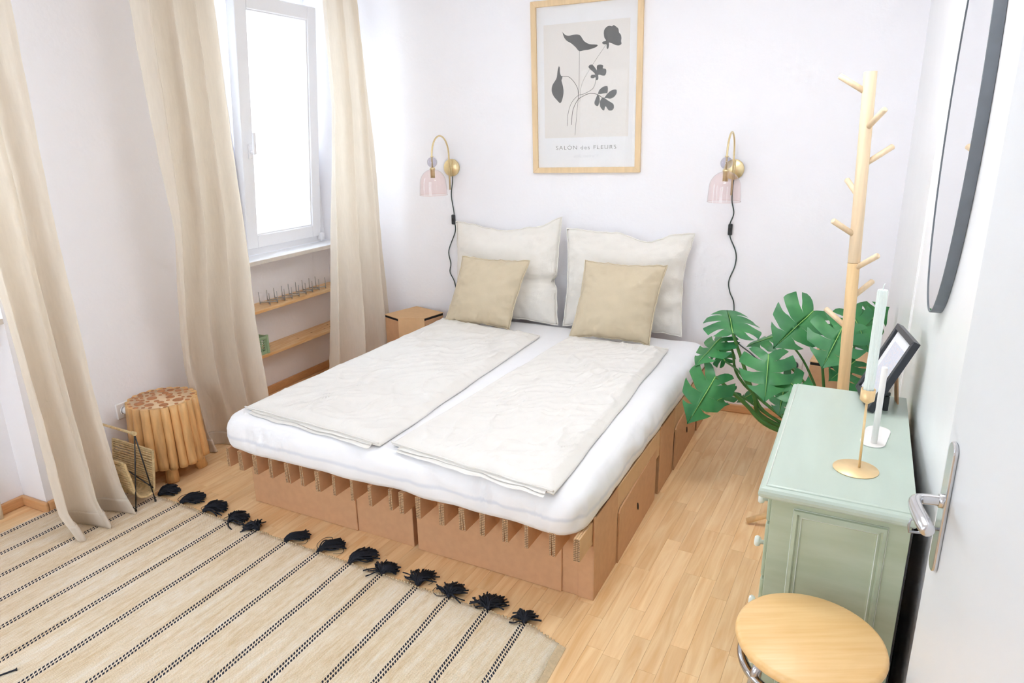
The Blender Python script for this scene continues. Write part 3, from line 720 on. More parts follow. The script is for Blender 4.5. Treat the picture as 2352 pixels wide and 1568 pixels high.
# ------------------------------------------------------------------ poster
def build_poster():
    t = thing('framed_poster', 'light oak framed flower poster hung over the bed', 'picture'); Mp = MBk @ Matrix.Translation((-.8595, 0, 1.997)) @ Matrix.Rotation(-math.radians(.7), 4, 'Y')
    t.matrix_world = Mp
    W2, H2, wd = .35, .508, .034
    def rail(poly): 
        m = MB(); RX = Matrix.Rotation(math.pi/2, 4, 'X'); m.prism(poly, .001, .024, RX); m.build('frame_rail', M_pframe, t, bevel=.0015)
    rail([(-W2,-H2), (W2,-H2), (W2-wd,-H2+wd), (-W2+wd,-H2+wd)]); rail([(-W2,H2), (-W2+wd,H2-wd), (W2-wd,H2-wd), (W2,H2)])
    rail([(-W2,-H2), (-W2+wd,-H2+wd), (-W2+wd,H2-wd), (-W2,H2)]); rail([(W2,-H2), (W2,H2), (W2-wd,H2-wd), (W2-wd,-H2+wd)])
    m = MB(); m.box(-W2+wd, W2-wd, -.008, -.004, -H2+wd, H2-wd); pp = m.build('paper', M_paper, t)
    m = MB(); m.box(-.27, .27, -.0084, -.008, -.292, .372); m.build('print_panel', M_print, pp)
    S = {'bloom': [
     [(-.1492,.3278),(-.1413,.3177),(-.1264,.3056),(-.1042,.3013),(-.0781,.305),(-.0521,.3047),(-.034,.2964),(-.0242,.2833),(-.0123,.2662),(.0096,.2509),(.0316,.2436),(.0537,.2414),(.0737,.2371),(.0686,.2292),(.0535,.2224),(.0172,.2148),(-.012,.2132),(-.0411,.2105),(-.064,.2338),(-.0927,.2582),(-.1197,.2735),(-.1376,.2947)],
     [(.1107,.2987),(.1139,.3176),(.1281,.3325),(.1453,.3373),(.1603,.3331),(.1704,.3389),(.1884,.3277),(.2002,.3156),(.2031,.2975),(.214,.2844),(.2187,.2653),(.2165,.2494),(.2193,.2333),(.2042,.2255),(.1822,.2298),(.1612,.24),(.1432,.2453),(.144,.2323),(.1398,.2153),(.1347,.2104),(.1298,.2174),(.128,.2365),(.1149,.2376),(.102,.2448),(.1071,.2537),(.1252,.2575),(.1144,.2756)],
     [(.016,.1168),(.0232,.1267),(.0392,.1295),(.0542,.1163),(.069,.0972),(.0703,.1202),(.0875,.1269),(.1085,.1207),(.1073,.1047),(.1233,.1005),(.1292,.0864),(.1239,.0675),(.1098,.0627),(.0878,.0689),(.0777,.0661),(.0805,.05),(.0734,.0401),(.0644,.0422),(.0625,.0572),(.0513,.0524),(.0363,.0526),(.0305,.0626),(.0395,.0715),(.0586,.0713),(.0507,.0844),(.0329,.0986)],
     [(-.1727,.1341),(-.1667,.124),(-.166,.097),(-.1582,.0759),(-.1503,.0748),(-.1525,.0589),(-.1566,.0489),(-.147,.0148),(-.1434,-.0202),(-.1498,-.0542),(-.1591,-.0771),(-.1692,-.0819),(-.1861,-.0657),(-.2089,-.0405),(-.2216,-.0093),(-.2162,.0246),(-.1968,.0514),(-.1865,.0713),(-.181,.1112)],
     [(.0784,-.04),(.0847,-.02),(.1029,-.0043),(.1241,.0025),(.1382,-.0007),(.1389,-.0227),(.1357,-.0377),(.1136,-.0384),(.0924,-.0411)],
     [(.1357,-.0427),(.1498,-.0298),(.175,-.0201),(.1931,-.0224),(.1939,-.0424),(.1796,-.0612),(.1543,-.0709),(.1364,-.0667),(.1183,-.0644)],
     [(.063,-.0698),(.0774,-.0419),(.0891,-.0681),(.0847,-.098),(.0745,-.1109),(.0595,-.1007),(.0557,-.0867)],
     [(.0889,-.0841),(.1073,-.0613),(.1292,-.0726),(.1511,-.0869),(.1731,-.1011),(.1789,-.1222),(.1666,-.138),(.1475,-.1378),(.1366,-.1267),(.1257,-.1135),(.1184,-.1335),(.1113,-.1364),(.0926,-.1151)]],
     'stem': [[(-.0401,.2105),(-.0414,.1035),(-.045,-.0245),(-.0564,-.1403),(-.0702,-.2792)],[(.1239,.2335),(.0474,.1344),(-.0119,.0481),(-.0307,-.0046),(-.0376,-.0795)],[(.0624,.0442),(.059,.0173),(.0406,-.0115),(-.0119,-.0359),(-.0493,-.0444),(-.0909,-.0839),(-.1138,-.1446),(-.1218,-.2215)],[(-.1503,.0728),(-.1131,.0694),(-.0793,.042),(-.0527,-.0004),(-.0472,-.0384),(-.0475,-.0654)],[(.1072,-.0653),(.0773,-.0449),(.0333,-.0344),(-.0111,-.0459),(-.0526,-.0714),(-.0835,-.132),(-.0925,-.2149)]]}
    for poly in S['bloom']:
        sm = catmull([(x, z, 0) for x, z in poly]+[(poly[0][0], poly[0][1], 0)], 3)[:-1]
        m = MB(); m.add([(p.x, -.0086, p.y) for p in sm], [list(range(len(sm)))]); m.build('printed_bloom', M_ink, pp, fix=False)
    for st, wd2 in zip(S['stem'], (.0011, .0008, .0013, .0016, .0018)):
        sm = catmull([(x, z, 0) for x, z in st], 8); V = []
        for i, p in enumerate(sm):
            d = sm[min(i+1, len(sm)-1)]-sm[max(i-1, 0)]; n = Vector((-d.y, d.x, 0)).normalized()*wd2
            V += [(p.x+n.x, -.0087, p.y+n.y), (p.x-n.x, -.0087, p.y-n.y)]
        m = MB(); m.add(V, [(2*i, 2*i+1, 2*i+3, 2*i+2) for i in range(len(sm)-1)]); m.build('printed_stem', M_inktxt, pp, fix=False)
    def text(body, size, x, z, shear, matl, space=1, width=None):
        cu = bpy.data.curves.new('lettering', 'FONT'); cu.body = body; cu.size = size; cu.align_x = 'CENTER'; cu.shear = shear; cu.space_character = space; cu.offset = -.0004
        ob = bpy.data.objects.new('lettering', cu); C.objects.link(ob); dg = bpy.context.evaluated_depsgraph_get()
        me = bpy.data.meshes.new_from_object(ob.evaluated_get(dg)); bpy.data.objects.remove(ob)
        me.materials.clear(); me.materials.append(matl)
        o2 = bpy.data.objects.new('lettering', me); C.objects.link(o2); o2.parent = pp
        xs = [v.co.x for v in me.vertices]; sx = width/(max(xs)-min(xs)) if width else 1
        o2.matrix_local = Matrix.Translation((x, -.0088, z)) @ Matrix.Rotation(math.pi/2, 4, 'X') @ Matrix.Diagonal((sx, 1, 1, 1))
    text('SAL\u00d3N des FLEURS', .034, 0, -.3645, 0, M_inktxt, 1.25, .392)
    text('collection n\u00b01', .026, 0, -.413, .45, M_inkpale, 1, .16)
    m = MB(); m.box(-W2+wd-.002, W2-wd+.002, -.013, -.0115, -H2+wd-.002, H2-wd+.002); m.build('glass_pane', M_pglass, t)
build_poster()

# ------------------------------------------------------------------ coat rack
def build_rack():
    b = Vector((-.055, 3.02, 0)); top = Vector((-.123, 3.0, 1.937))
    t = thing('coat_rack', 'pale birch tree-shaped coat rack with dowel hooks behind the dresser', 'coat rack', b)
    ax = top-b; L = ax.length; d = ax.normalized()
    cuts = [0.06, .66, 1.235, L]; mats = [M_birchd, M_birchd, M_birch]
    mats = [M_birch, M_birchd, M_birch]
    for i in range(3):
        m = MB(); m.tube([d*cuts[i], d*(cuts[i+1]-.0015)], .0225, 28); m.build('pole', mats[i], t, bevel=.001)
    # hooks: (distance along pole, azimuth deg (0=+x, 90=+y), length)
    def hook(s, tip):
        p = d*s; v = (Vector(tip)-b)-p; m = MB(); m.tube([p+v.normalized()*.012, p+v*.97, p+v], [.0105, .011, .007], 14); m.build('hook', M_birch, t)
    for s, tip in HOOKS: hook(s, tip)
    for e in ((-.403, 2.985, .0), (.075, 3.27, 0), (-.02, 2.74, 0)):
        v = Vector(e)-b; v.z = .014
        m = MB(); m.tube([d*.21, v], .0135, 14); m.build('leg', M_birchd, t)
HOOKS = [(1.86, (-.226,2.995,1.926)), (1.734, (-.058,2.916,1.803)), (1.604, (-.016,3.042,1.673)), (1.484, (-.164,3.095,1.545)), (1.338, (-.189,2.944,1.401)), (1.208, (-.016,2.946,1.278)), (1.09, (-.024,3.09,1.151)), (.964, (-.184,3.05,1.03))]
build_rack()

# ------------------------------------------------------------------ monstera
def leaf_mesh(L, W, droop, fold, seed, curl=0):
    rr = random.Random(seed)
    half = [(0,1.0),(.13,.87),(.28,.72),(.40,.52),(.475,.30),(.48,.08),(.41,-.10),(.29,-.19),(.15,-.17),(.05,-.07),(0,0)]
    def margin(q):
        x = q*(len(half)-1); i = min(int(x), len(half)-2); f = x-i
        return Vector((lerp(half[i][0], half[i+1][0], f), lerp(half[i][1], half[i+1][1], f)))
    lob = [(.0, .235, 1.0, .62), (.29, .41, .62, .38), (.47, .60, .38, .18), (.66, 1.0, .18, 0.0)]
    m = MB()
    for sx in (-1, 1):
        for li, (qa, qb, ra, rb) in enumerate(lob):
            gq = .46+rr.uniform(-.12, .2)
            def fn(a, t):
                q = lerp(qa-.02 if li else qa, qb+.015 if li < 3 else qb, a); r = Vector((0, lerp(ra, rb, a)))
                # below the split the lobes touch: widen to the neighbours
                qf = lerp((lob[li-1][1]+qa)/2 if li else qa, (qb+lob[li+1][0])/2 if li < 3 else qb, a)
                k = sstep(gq-.15, gq+.1, t)
                mm = margin(lerp(qf, lerp(qa, qb, a), k)); p = r.lerp(mm, t)
                # ribs sweep toward the tip
                p.y += .10*math.sin(t*math.pi)*(1-abs(p.y-.3))*.6
                x, y = p.x*W*sx*2*.52, p.y*L
                u = p.x*2
                z = fold*abs(u)*L*.5 - droop*L*(.55*u*u+.6*max(0, p.y)**2) + .012*L*math.sin(p.y*22+a*2)*t + .03*L*nz(p.x*3*sx+seed, p.y*3)
                z -= curl*L*.6*u*u*u
                return (x, y, z)
            m.grid(fn, 6, 9)
    return m, lambda y: (0, y*L, -droop*L*.6*max(0, y)**2 + .03*L*nz(seed, y*3))
def build_monstera():
    base = Vector((-.12, 3.42, 0)); t = thing('potted_monstera', 'large monstera plant with split green leaves behind the dresser', 'plant', base)
    m = MB(); m.lathe([(.0, 0), (.10, 0), (.115, .02), (.145, .25), (.15, .26), (.14, .26), (.135, .235), (0, .235)], 36); m.build('pot', M_pot, t)
    m = MB(); m.lathe([(.134, .236), (.08, .245), (0, .25)], 24, caps=False); m.build('soil', M_soil, t)
    # (base, tip, normal hint, width factor, droop, fold)
    LV = [((-.639,3.22,.605), (-.723,3.08,.400), (.45,-.75,.55), .78, .10, -.05, .37),
          ((-.588,3.30,.805), (-.66,3.52,.90), (.15,-.25,1), .95, .30, .25, .30),
          ((-.650,3.36,.76), (-.74,3.20,.665), (-.4,-.5,.8), .9, .15, -.1, .22),
          ((-.641,3.45,.612), (-.715,3.50,.69), (.2,-.8,.6), .85, .15, .1, .2),
          ((-.406,3.20,.755), (-.383,3.05,.595), (.1,-.55,.8), .98, .25, -.10, .30),
          ((-.262,3.50,.905), (-.400,3.33,.755), (.25,-.75,.6), .95, .10, .05, .34),
          ((-.120,3.36,.885), (-.175,3.19,.735), (.1,-.75,.6), 1.0, .12, .0, .38),
          ((-.098,3.50,.915), (.01,3.40,.765), (.35,-.7,.6), .9, .15, .0, .26),
          ((-.05,3.72,.80), (.045,3.60,.93), (.1,-.8,.5), .9, .1, .1, .26),
          ((-.332,3.20,.66), (-.19,3.12,.585), (.1,-.5,.85), .95, .15, -.05, .30),
          ((-.590,3.46,.45), (-.715,3.40,.375), (0,-.7,.7), .5, .15, -.05, .2),
          ((-.465,3.5,.475), (-.585,3.5,.385), (.1,-.6,.8), .5, .15, -.1, .2),
          ((-.055,3.48,.69), (-.15,3.36,.62), (0,-.8,.5), .8, .1, 0, .2),
          ((-.404,3.60,.745), (-.56,3.52,.70), (.1,-.15,1), .8, .2, -.2, .22),
          ((-.335,3.30,.57), (-.343,3.24,.45), (-.2,-.85,.4), .9, .1, 0, .2),
          ((-.02,3.42,.62), (.03,3.3,.50), (.2,-.8,.5), .9, .1, 0, .2)]
    for i, (b, e, nh, wf, dr, fo, ln) in enumerate(LV):
        b, e = Vector(b), Vector(e); Y = (e-b); L = max(Y.length, ln*.62); Y.normalize(); N = Vector(nh); X = Y.cross(N).normalized(); N = X.cross(Y)
        W = L*wf*1.15
        m, rib = leaf_mesh(L, W, dr, fo, i*3+1)
        Mx = Matrix(((X.x, Y.x, N.x, b.x-base.x), (X.y, Y.y, N.y, b.y-base.y), (X.z, Y.z, N.z, b.z-base.z), (0, 0, 0, 1)))
        o = m.build('leaf', M_leaf, t, M=Mx, fix=False)
        bm = bmesh.new(); bm.from_mesh(o.data); bmesh.ops.remove_doubles(bm, verts=bm.verts, dist=.0008); bm.to_mesh(o.data); bm.free()
        m = MB(); pts = [Vector(rib(k/10))+Vector((0, 0, .0015)) for k in range(10)]
        m.tube(pts, [.0028*(1-k/11) for k in range(10)], 6); m.build('midrib', M_rib, o)
        # petiole from the crown to the leaf
        c = Vector((-.10+.03*math.sin(i*2.1), 3.42+.03*math.cos(i*1.7), .25))
        mids = {0: [(-.573,3.25,.539), (-.497,3.30,.455), (-.38,3.34,.345)], 1: [(-.539,3.33,.663), (-.473,3.36,.483), (-.42,3.40,.36)], 2: [(-.60,3.38,.70), (-.53,3.40,.52)], 3: [(-.557,3.36,.60), (-.482,3.36,.50), (-.40,3.40,.38)], 10: [(-.52,3.46,.42), (-.36,3.44,.34)], 11: [(-.40,3.46,.46), (-.30,3.44,.34)]}.get(i)
        if mids is None: mids = [b.lerp(c, .35)+Vector((0, .05, .06)), b.lerp(c, .7)+Vector((0, .03, .05))]
        pts = [b-base]+[Vector(q)-base for q in mids]+[c-base]
        r0 = .0045 if i not in (0, 1) else .007
        m = MB(); P = catmull(pts, 6); m.tube(P, [lerp(r0, r0*1.9, k/(len(P)-1)) for k in range(len(P))], 8); m.build('leaf_stalk', M_stem, t)
build_monstera()

# ------------------------------------------------------------------ rug
SX = [-3.432, -3.272, -3.10, -2.931, -2.755, -2.572, -2.398, -2.201, -2.014, -1.836, -1.667, -1.489, -1.338, -1.165, -1.006]
def rugskew(x): return .035*sstep(-3.4, -1.2, x)+.012
def rugmat():
    m = bpy.data.materials.new('jute_weave'); m.use_nodes = True; nt = m.node_tree; N = nt.nodes; L = nt.links; p = N['Principled BSDF']
    p.inputs['Roughness'].default_value = .92; p.inputs['Specular IOR Level'].default_value = .1
    at = N.new('ShaderNodeAttribute'); at.attribute_name = 'weave'     # x: distance to stripe centre (m), y: along the stripe, z: across the rug
    sep = N.new('ShaderNodeSeparateXYZ'); L.new(at.outputs['Vector'], sep.inputs[0])
    def mth(op, a, b=None, c=None):
        n = N.new('ShaderNodeMath'); n.operation = op
        for i, q in enumerate((a, b, c)):
            if q is None: continue
            if isinstance(q, (int, float)): n.inputs[i].default_value = q
            else: L.new(q, n.inputs[i])
        return n.outputs[0]
    geo = N.new('ShaderNodeNewGeometry')
    spx = N.new('ShaderNodeSeparateXYZ'); L.new(geo.outputs['Position'], spx.inputs[0]); N_POSX = spx.outputs[0]
    def noi(sc, stretch, det=3):
        mp = N.new('ShaderNodeMapping'); mp.inputs['Scale'].default_value = stretch; L.new(geo.outputs['Position'], mp.inputs[0])
        t = N.new('ShaderNodeTexNoise'); t.inputs['Scale'].default_value = sc; t.inputs['Detail'].default_value = det; L.new(mp.outputs[0], t.inputs[0]); return t.outputs[0]
    n1 = noi(1, (30, 2.5, 1)); n2 = noi(1, (130, 22, 1)); n3 = noi(420, (1, 1, 1), 1)
    r = N.new('ShaderNodeValToRGB'); e = r.color_ramp.elements; e[0].position = .25; e[0].color = srgb(212,182,140); e[1].position = .75; e[1].color = srgb(243,234,222); x = e.new(.5); x.color = srgb(232,213,186)
    L.new(mth('ADD', mth('MULTIPLY', n1, .55), mth('MULTIPLY', n2, .45)), r.inputs[0])
    r3 = N.new('ShaderNodeMapRange'); r3.inputs[1].default_value = .35; r3.inputs[2].default_value = .65; r3.inputs[3].default_value = .86; r3.inputs[4].default_value = 1.05; L.new(n3, r3.inputs[0])
    mul = N.new('ShaderNodeMix'); mul.data_type = 'RGBA'; mul.blend_type = 'MULTIPLY'; mul.inputs[0].default_value = 1; L.new(r.outputs[0], mul.inputs[6]); L.new(r3.outputs[0], mul.inputs[7])
    # two rows of dashes
    d = sep.outputs[0]; row = mth('LESS_THAN', mth('ABSOLUTE', mth('SUBTRACT', d, .0072)), .0046)
    sd = mth('GREATER_THAN', sep.outputs[2], 0)
    ph = mth('ADD', mth('MULTIPLY', sep.outputs[1], 74.), mth('MULTIPLY', sd, .5))
    ph = mth('ADD', ph, mth('MULTIPLY', sep.outputs[2], 55.))
    fr = mth('FRACT', ph); dash = mth('LESS_THAN', fr, .64)
    msk = mth('MULTIPLY', row, dash)
    mx = N.new('ShaderNodeMix'); mx.data_type = 'RGBA'; L.new(msk, mx.inputs[0]); L.new(mul.outputs[2], mx.inputs[6]); mx.inputs[7].default_value = srgb(46,48,60)
    L.new(mx.outputs[2], p.inputs['Base Color'])
    w1 = mth('SINE', mth('MULTIPLY', sep.outputs[1], 1050.)); w2 = mth('SINE', mth('MULTIPLY', mth('SUBTRACT', N_POSX, 0), 900.))
    hh = mth('ADD', mth('MULTIPLY', w1, w2), mth('MULTIPLY', n3, 1.6))
    b = N.new('ShaderNodeBump'); b.inputs['Strength'].default_value = .5; b.inputs['Distance'].default_value = .0025; L.new(hh, b.inputs['Height']); L.new(b.outputs[0], p.inputs['Normal'])
    return m
M_rug = rugmat(); M_rugedge = mat('jute_selvedge', srgb(206,184,150), .9, var=.15, vscale=80, bump=.4, bscale=300)
def build_rug():
    t = thing('striped_rug', 'woven jute rug with black dashed stripes and tassels in front of the bed', 'rug', (-2.1, .9, 0))
    def P(x, y): return Vector((x+(1.915-y)*rugskew(x), y, 0))
    XA, XB, YA, YB = -3.452, -.845, .1, 1.905
    xs = [XA]
    for sx in SX:
        for o in (-.024, -.0125, -.002, .002, .0125, .024): xs.append(sx+o)
    xs += [lerp(-.97, XB, k/4) for k in range(1, 5)]; xs = sorted(xs); ny = 90
    V = []; A = []
    for j in range(ny+1):
        for x in xs:
            y = lerp(YA, YB, j/ny); yy = y+(.009*nz(x*16)+.010*nz(x*5, 4) if j == ny else 0) - .04*sstep(-1.0, -.83, x)*(j/ny)**8
            wave = .003*nz(y*2.3, x*.6)+.0018*nz(y*7, x*5)
            q = P(x, yy); V.append((q.x+wave*1.2+2.1, q.y-.9, .007+.0012*nz(x*4, y*4)))
            sx = min(SX, key=lambda s: abs(s-x)); A.append((abs(x-sx), y, x-sx))
    n = len(xs); F = [(j*n+i, j*n+i+1, (j+1)*n+i+1, (j+1)*n+i) for j in range(ny) for i in range(n-1)]
    b = len(V)
    ring = [i for i in range(n)]+[j*n+n-1 for j in range(1, ny+1)]+[ny*n+i for i in range(n-2, -1, -1)]+[j*n for j in range(ny-1, 0, -1)]
    for k in ring: V.append((V[k][0], V[k][1], .0005)); A.append((.08, A[k][1], .08))
    for i in range(len(ring)): F.append((ring[i], b+i, b+(i+1) % len(ring), ring[(i+1) % len(ring)]))
    m = MB(); m.add(V, F, 0, True); o = m.build('weave', M_rug, t, fix=False)
    at = o.data.attributes.new('weave', 'FLOAT_VECTOR', 'POINT')
    for i, a in enumerate(A): at.data[i].vector = a
    # turned selvedge on the right edge
    m = MB()
    def sel(u, v):
        y = lerp(YA, 1.865, v); q = P(XB, y); return (q.x+2.1-.004+u*.03, q.y-.9-.02*u*0, .0078-.006*u*u+.001*nz(y*9))
    m.grid(sel, 4, 60); m.build('selvedge', M_rugedge, t, fix=False)
    # nubs along the fringe edge
    m = MB()
    rr = random.Random(4); x = XA+.01
    while x < XB-.02:
        q = P(x, 1.905+.009*nz(x*16)+.010*nz(x*5, 4)-.04*sstep(-1.0, -.83, x)); rad = rr.uniform(.004, .0062)
        m.lathe([(0, -rad), (rad*.8, -rad*.5), (rad, 0), (rad*.8, rad*.5), (0, rad)], 6, (q.x+2.1, q.y-.9+.002, .006)); x += rr.uniform(.011, .015)
    stuff(m.build('edge_knots', M_rugedge, t))
    # tassels: yarn ends bunched and fanned at each stripe
    def tassel(x, y, ang, ln, spread, seed, n=95):
        rr = random.Random(seed); m = MB()
        for k in range(n):
            a = ang+rr.gauss(0, spread*.85); l = ln*1.08*rr.uniform(.7, 1.1); b = Vector((rr.uniform(-.008, .008), rr.uniform(-.006, .004), .004+rr.random()*.010))
            d = Vector((math.cos(a), math.sin(a), 0)); s = Vector((-d.y, d.x, 0))*rr.uniform(-.02, .02)
            hgt = rr.uniform(.004, .03)
            pts = [b, b+d*l*.3+s*.4+Vector((0, 0, hgt*.7)), b+d*l*.65+s+Vector((0, 0, hgt*.5)), b+d*l+s*rr.uniform(.2, 1.6)]
            pts[-1].z = rr.uniform(.003, .014)
            m.tube(catmull(pts, 3), .0032, 4, caps=False)
        for k in range(2):
            a = ang+rr.uniform(-1.2, 1.2); l = ln*rr.uniform(.7, 1.2); d = Vector((math.cos(a), math.sin(a), 0)); s = Vector((-d.y, d.x, 0))
            m.tube(catmull([(0, 0, .01), d*l*.4+s*.03+Vector((0, 0, .006)), d*l*.9+s*.02+Vector((0, 0, .003)), d*l*.95-s*.015+Vector((0, 0, .003)), d*l*.6-s*.02+Vector((0, 0, .003))], 4), .0014, 4)
        m.lathe([(0, -.004), (.007, -.003), (.010, .003), (.008, .010), (0, .014)], 10, (0, 0, .004))
        m.build('tassel', M_tassel, t, M=Matrix.Translation((x+2.1, y-.9-.014, .003)))
    D = math.radians
    spec = [(-3.28,1.925,80,.07,.35), (-3.10,1.935,75,.085,.5), (-2.925,1.93,62,.10,.30), (-2.752,1.925,60,.095,.42), (-2.568,1.92,70,.075,.55), (-2.39,1.925,165,.07,.4), (-2.205,1.92,55,.09,.22), (-2.014,1.925,58,.10,.2), (-1.838,1.925,62,.105,.28), (-1.667,1.925,100,.065,.8), (-1.489,1.93,100,.085,.5), (-1.338,1.925,95,.07,.6), (-1.163,1.93,105,.075,.8), (-1.006,1.925,110,.055,.6)]
    for i, (x, y, a, l, s) in enumerate(spec): tassel(x, y, D(a), l, s, 20+i)
    m = MB(); m.tube(catmull([(-2.50,.80,.010), (-2.47,.86,.011), (-2.445,.905,.012)], 5), [.003]*10+[.006], 6); m.build('loose_yarn', M_tassel, t, M=Matrix.Translation((2.1, -.9, 0)))
build_rug()

# ------------------------------------------------------------------ stump stool
def build_stump():
    c = (-3.283, 2.14, 0); t = thing('stump_stool', 'round stool of upright teak branches with sliced-wood top by the wall', 'stool', c)
    rr = random.Random(11); n = 22; z0, z1 = .085, .425
    for i in range(n):
        a = 2*math.pi*i/n+rr.uniform(-.03, .03); r = .0245*rr.uniform(.88, 1.15); Rr = .151+rr.uniform(-.004, .004)
        p0 = Vector((math.cos(a)*(Rr+.018), math.sin(a)*(Rr+.018), z0+rr.uniform(-.006, .008))); p1 = Vector((math.cos(a)*Rr, math.sin(a)*Rr, z1))
        mid = p0.lerp(p1, .5)+Vector((rr.uniform(-.002, .002), rr.uniform(-.002, .002), 0))
        pts = catmull([p0, p0.lerp(mid, .5)+Vector((rr.uniform(-.002, .002), rr.uniform(-.002, .002), 0)), mid, p1], 3)
        m = MB(); m.tube(pts, [r*rr.uniform(.95, 1.05) for _ in pts], 10); m.build('branch', M_teak, t)
    m = MB(); m.lathe([(0, .095), (.13, .095), (.125, .40), (.15, z1-.012), (.155, z1), (0, z1)], 32); m.build('core', M_resin, t)
    placed = []
    tries = 0
    while len(placed) < 46 and tries < 6000:
        tries += 1; r = rr.choice((.028, .024, .019, .014, .010)); a = rr.uniform(0, 2*math.pi); q = math.sqrt(rr.random())*(.168-r)
        x, y = q*math.cos(a), q*math.sin(a)
        if all(math.hypot(x-u, y-v) > r+s+.001 for u, v, s in placed): placed.append((x, y, r))
    for x, y, r in placed:
        m = MB(); m.lathe([(r, 0), (r*.96, .003), (r*.5, .0036), (0, .0036)], 14, (x, y, z1-.001), Matrix.Diagonal((1, rr.uniform(.82, 1), 1)).to_4x4(), caps=False); m.build('wood_slice', M_teakd, t)
    for a in (-38, 48, 140, 228):
        a = math.radians(a); m = MB(); m.tube([(math.cos(a)*.11, math.sin(a)*.11, .13), (math.cos(a)*.142, math.sin(a)*.142, 0)], [.031, .032], 16); m.build('leg', M_teak, t)
build_stump()

# ------------------------------------------------------------------ magazine rack
def build_magrack():
    ox, oy = -3.22, 1.825; t = thing('magazine_rack', 'seagrass rope magazine rack on black wire legs beside the stump stool', 'magazine rack', (ox, oy, .0085))
    xa, xb = .16, -.16
    prof = [(-.073, .257), (-.058, .17), (-.045, .09), (-.02, .055), (.015, .045), (.045, .06), (.058, .12), (.068, .19), (.078, .262)]
    P = [Vector((0, y, z)) for y, z in prof]; cur = catmull(P, 6)
    L = len(cur)
    for i, p in enumerate(cur):
        if i % 1 == 0:
            m = MB(); pts = [(lerp(xa, xb, k/10), p.y+.001*math.sin(k*1.3+i), p.z+.001*math.sin(k*2.2+i*1.7)) for k in range(11)]
            m.tube(pts, .0052, 6); m.build('rope_strand', M_rope, t)
    for x in (xa, xb):
        m = MB(); m.tube([(x, p.y, p.z) for p in cur], .0062, 8); m.build('rope_edge', M_rope, t)
    m = MB(); m.tube([(xa, 0, .385), (xb, 0, .385)], .0065, 10); m.tube([(xa+.008, 0, .385), (xa-.012, 0, .385)], .0105, 10); m.build('handle', M_rope, t)
    for x in (xa+.004, xb-.004):
        for y, ym, zm in ((-.063, -.03, .06), (.042, .03, .05)):
            m = MB(); m.tube([(x, 0, .38), (x, y, .004)], .0032, 8); m.lathe([(0, 0), (.005, 0), (.005, .012), (0, .014)], 8, (x, y, 0)); m.build('wire_leg', M_wirebl, t)
        m = MB(); m.tube([(x, .043, .075), (x-.12*(1 if x > 0 else -1), .005, .16)], .003, 8); m.build('cross_wire', M_wirebl, t)
build_magrack()
m = MB(); m.tube([(0, 0, 0), (.004, 0, .09), (-.03, -.01, .3)], .011, 12); m.tube([(-.045, .01, 0), (-.045, .01, .3)], .011, 12)
o = m.build('heating_pipe', mat('white_pipe_paint', srgb(226,220,206), .4, var=.2, vscale=60), M=Matrix.Translation((-3.60, 1.43, 0))); tag(o, 'short white heating pipes rising from the floor in the niche corner beside the rug', 'pipe')

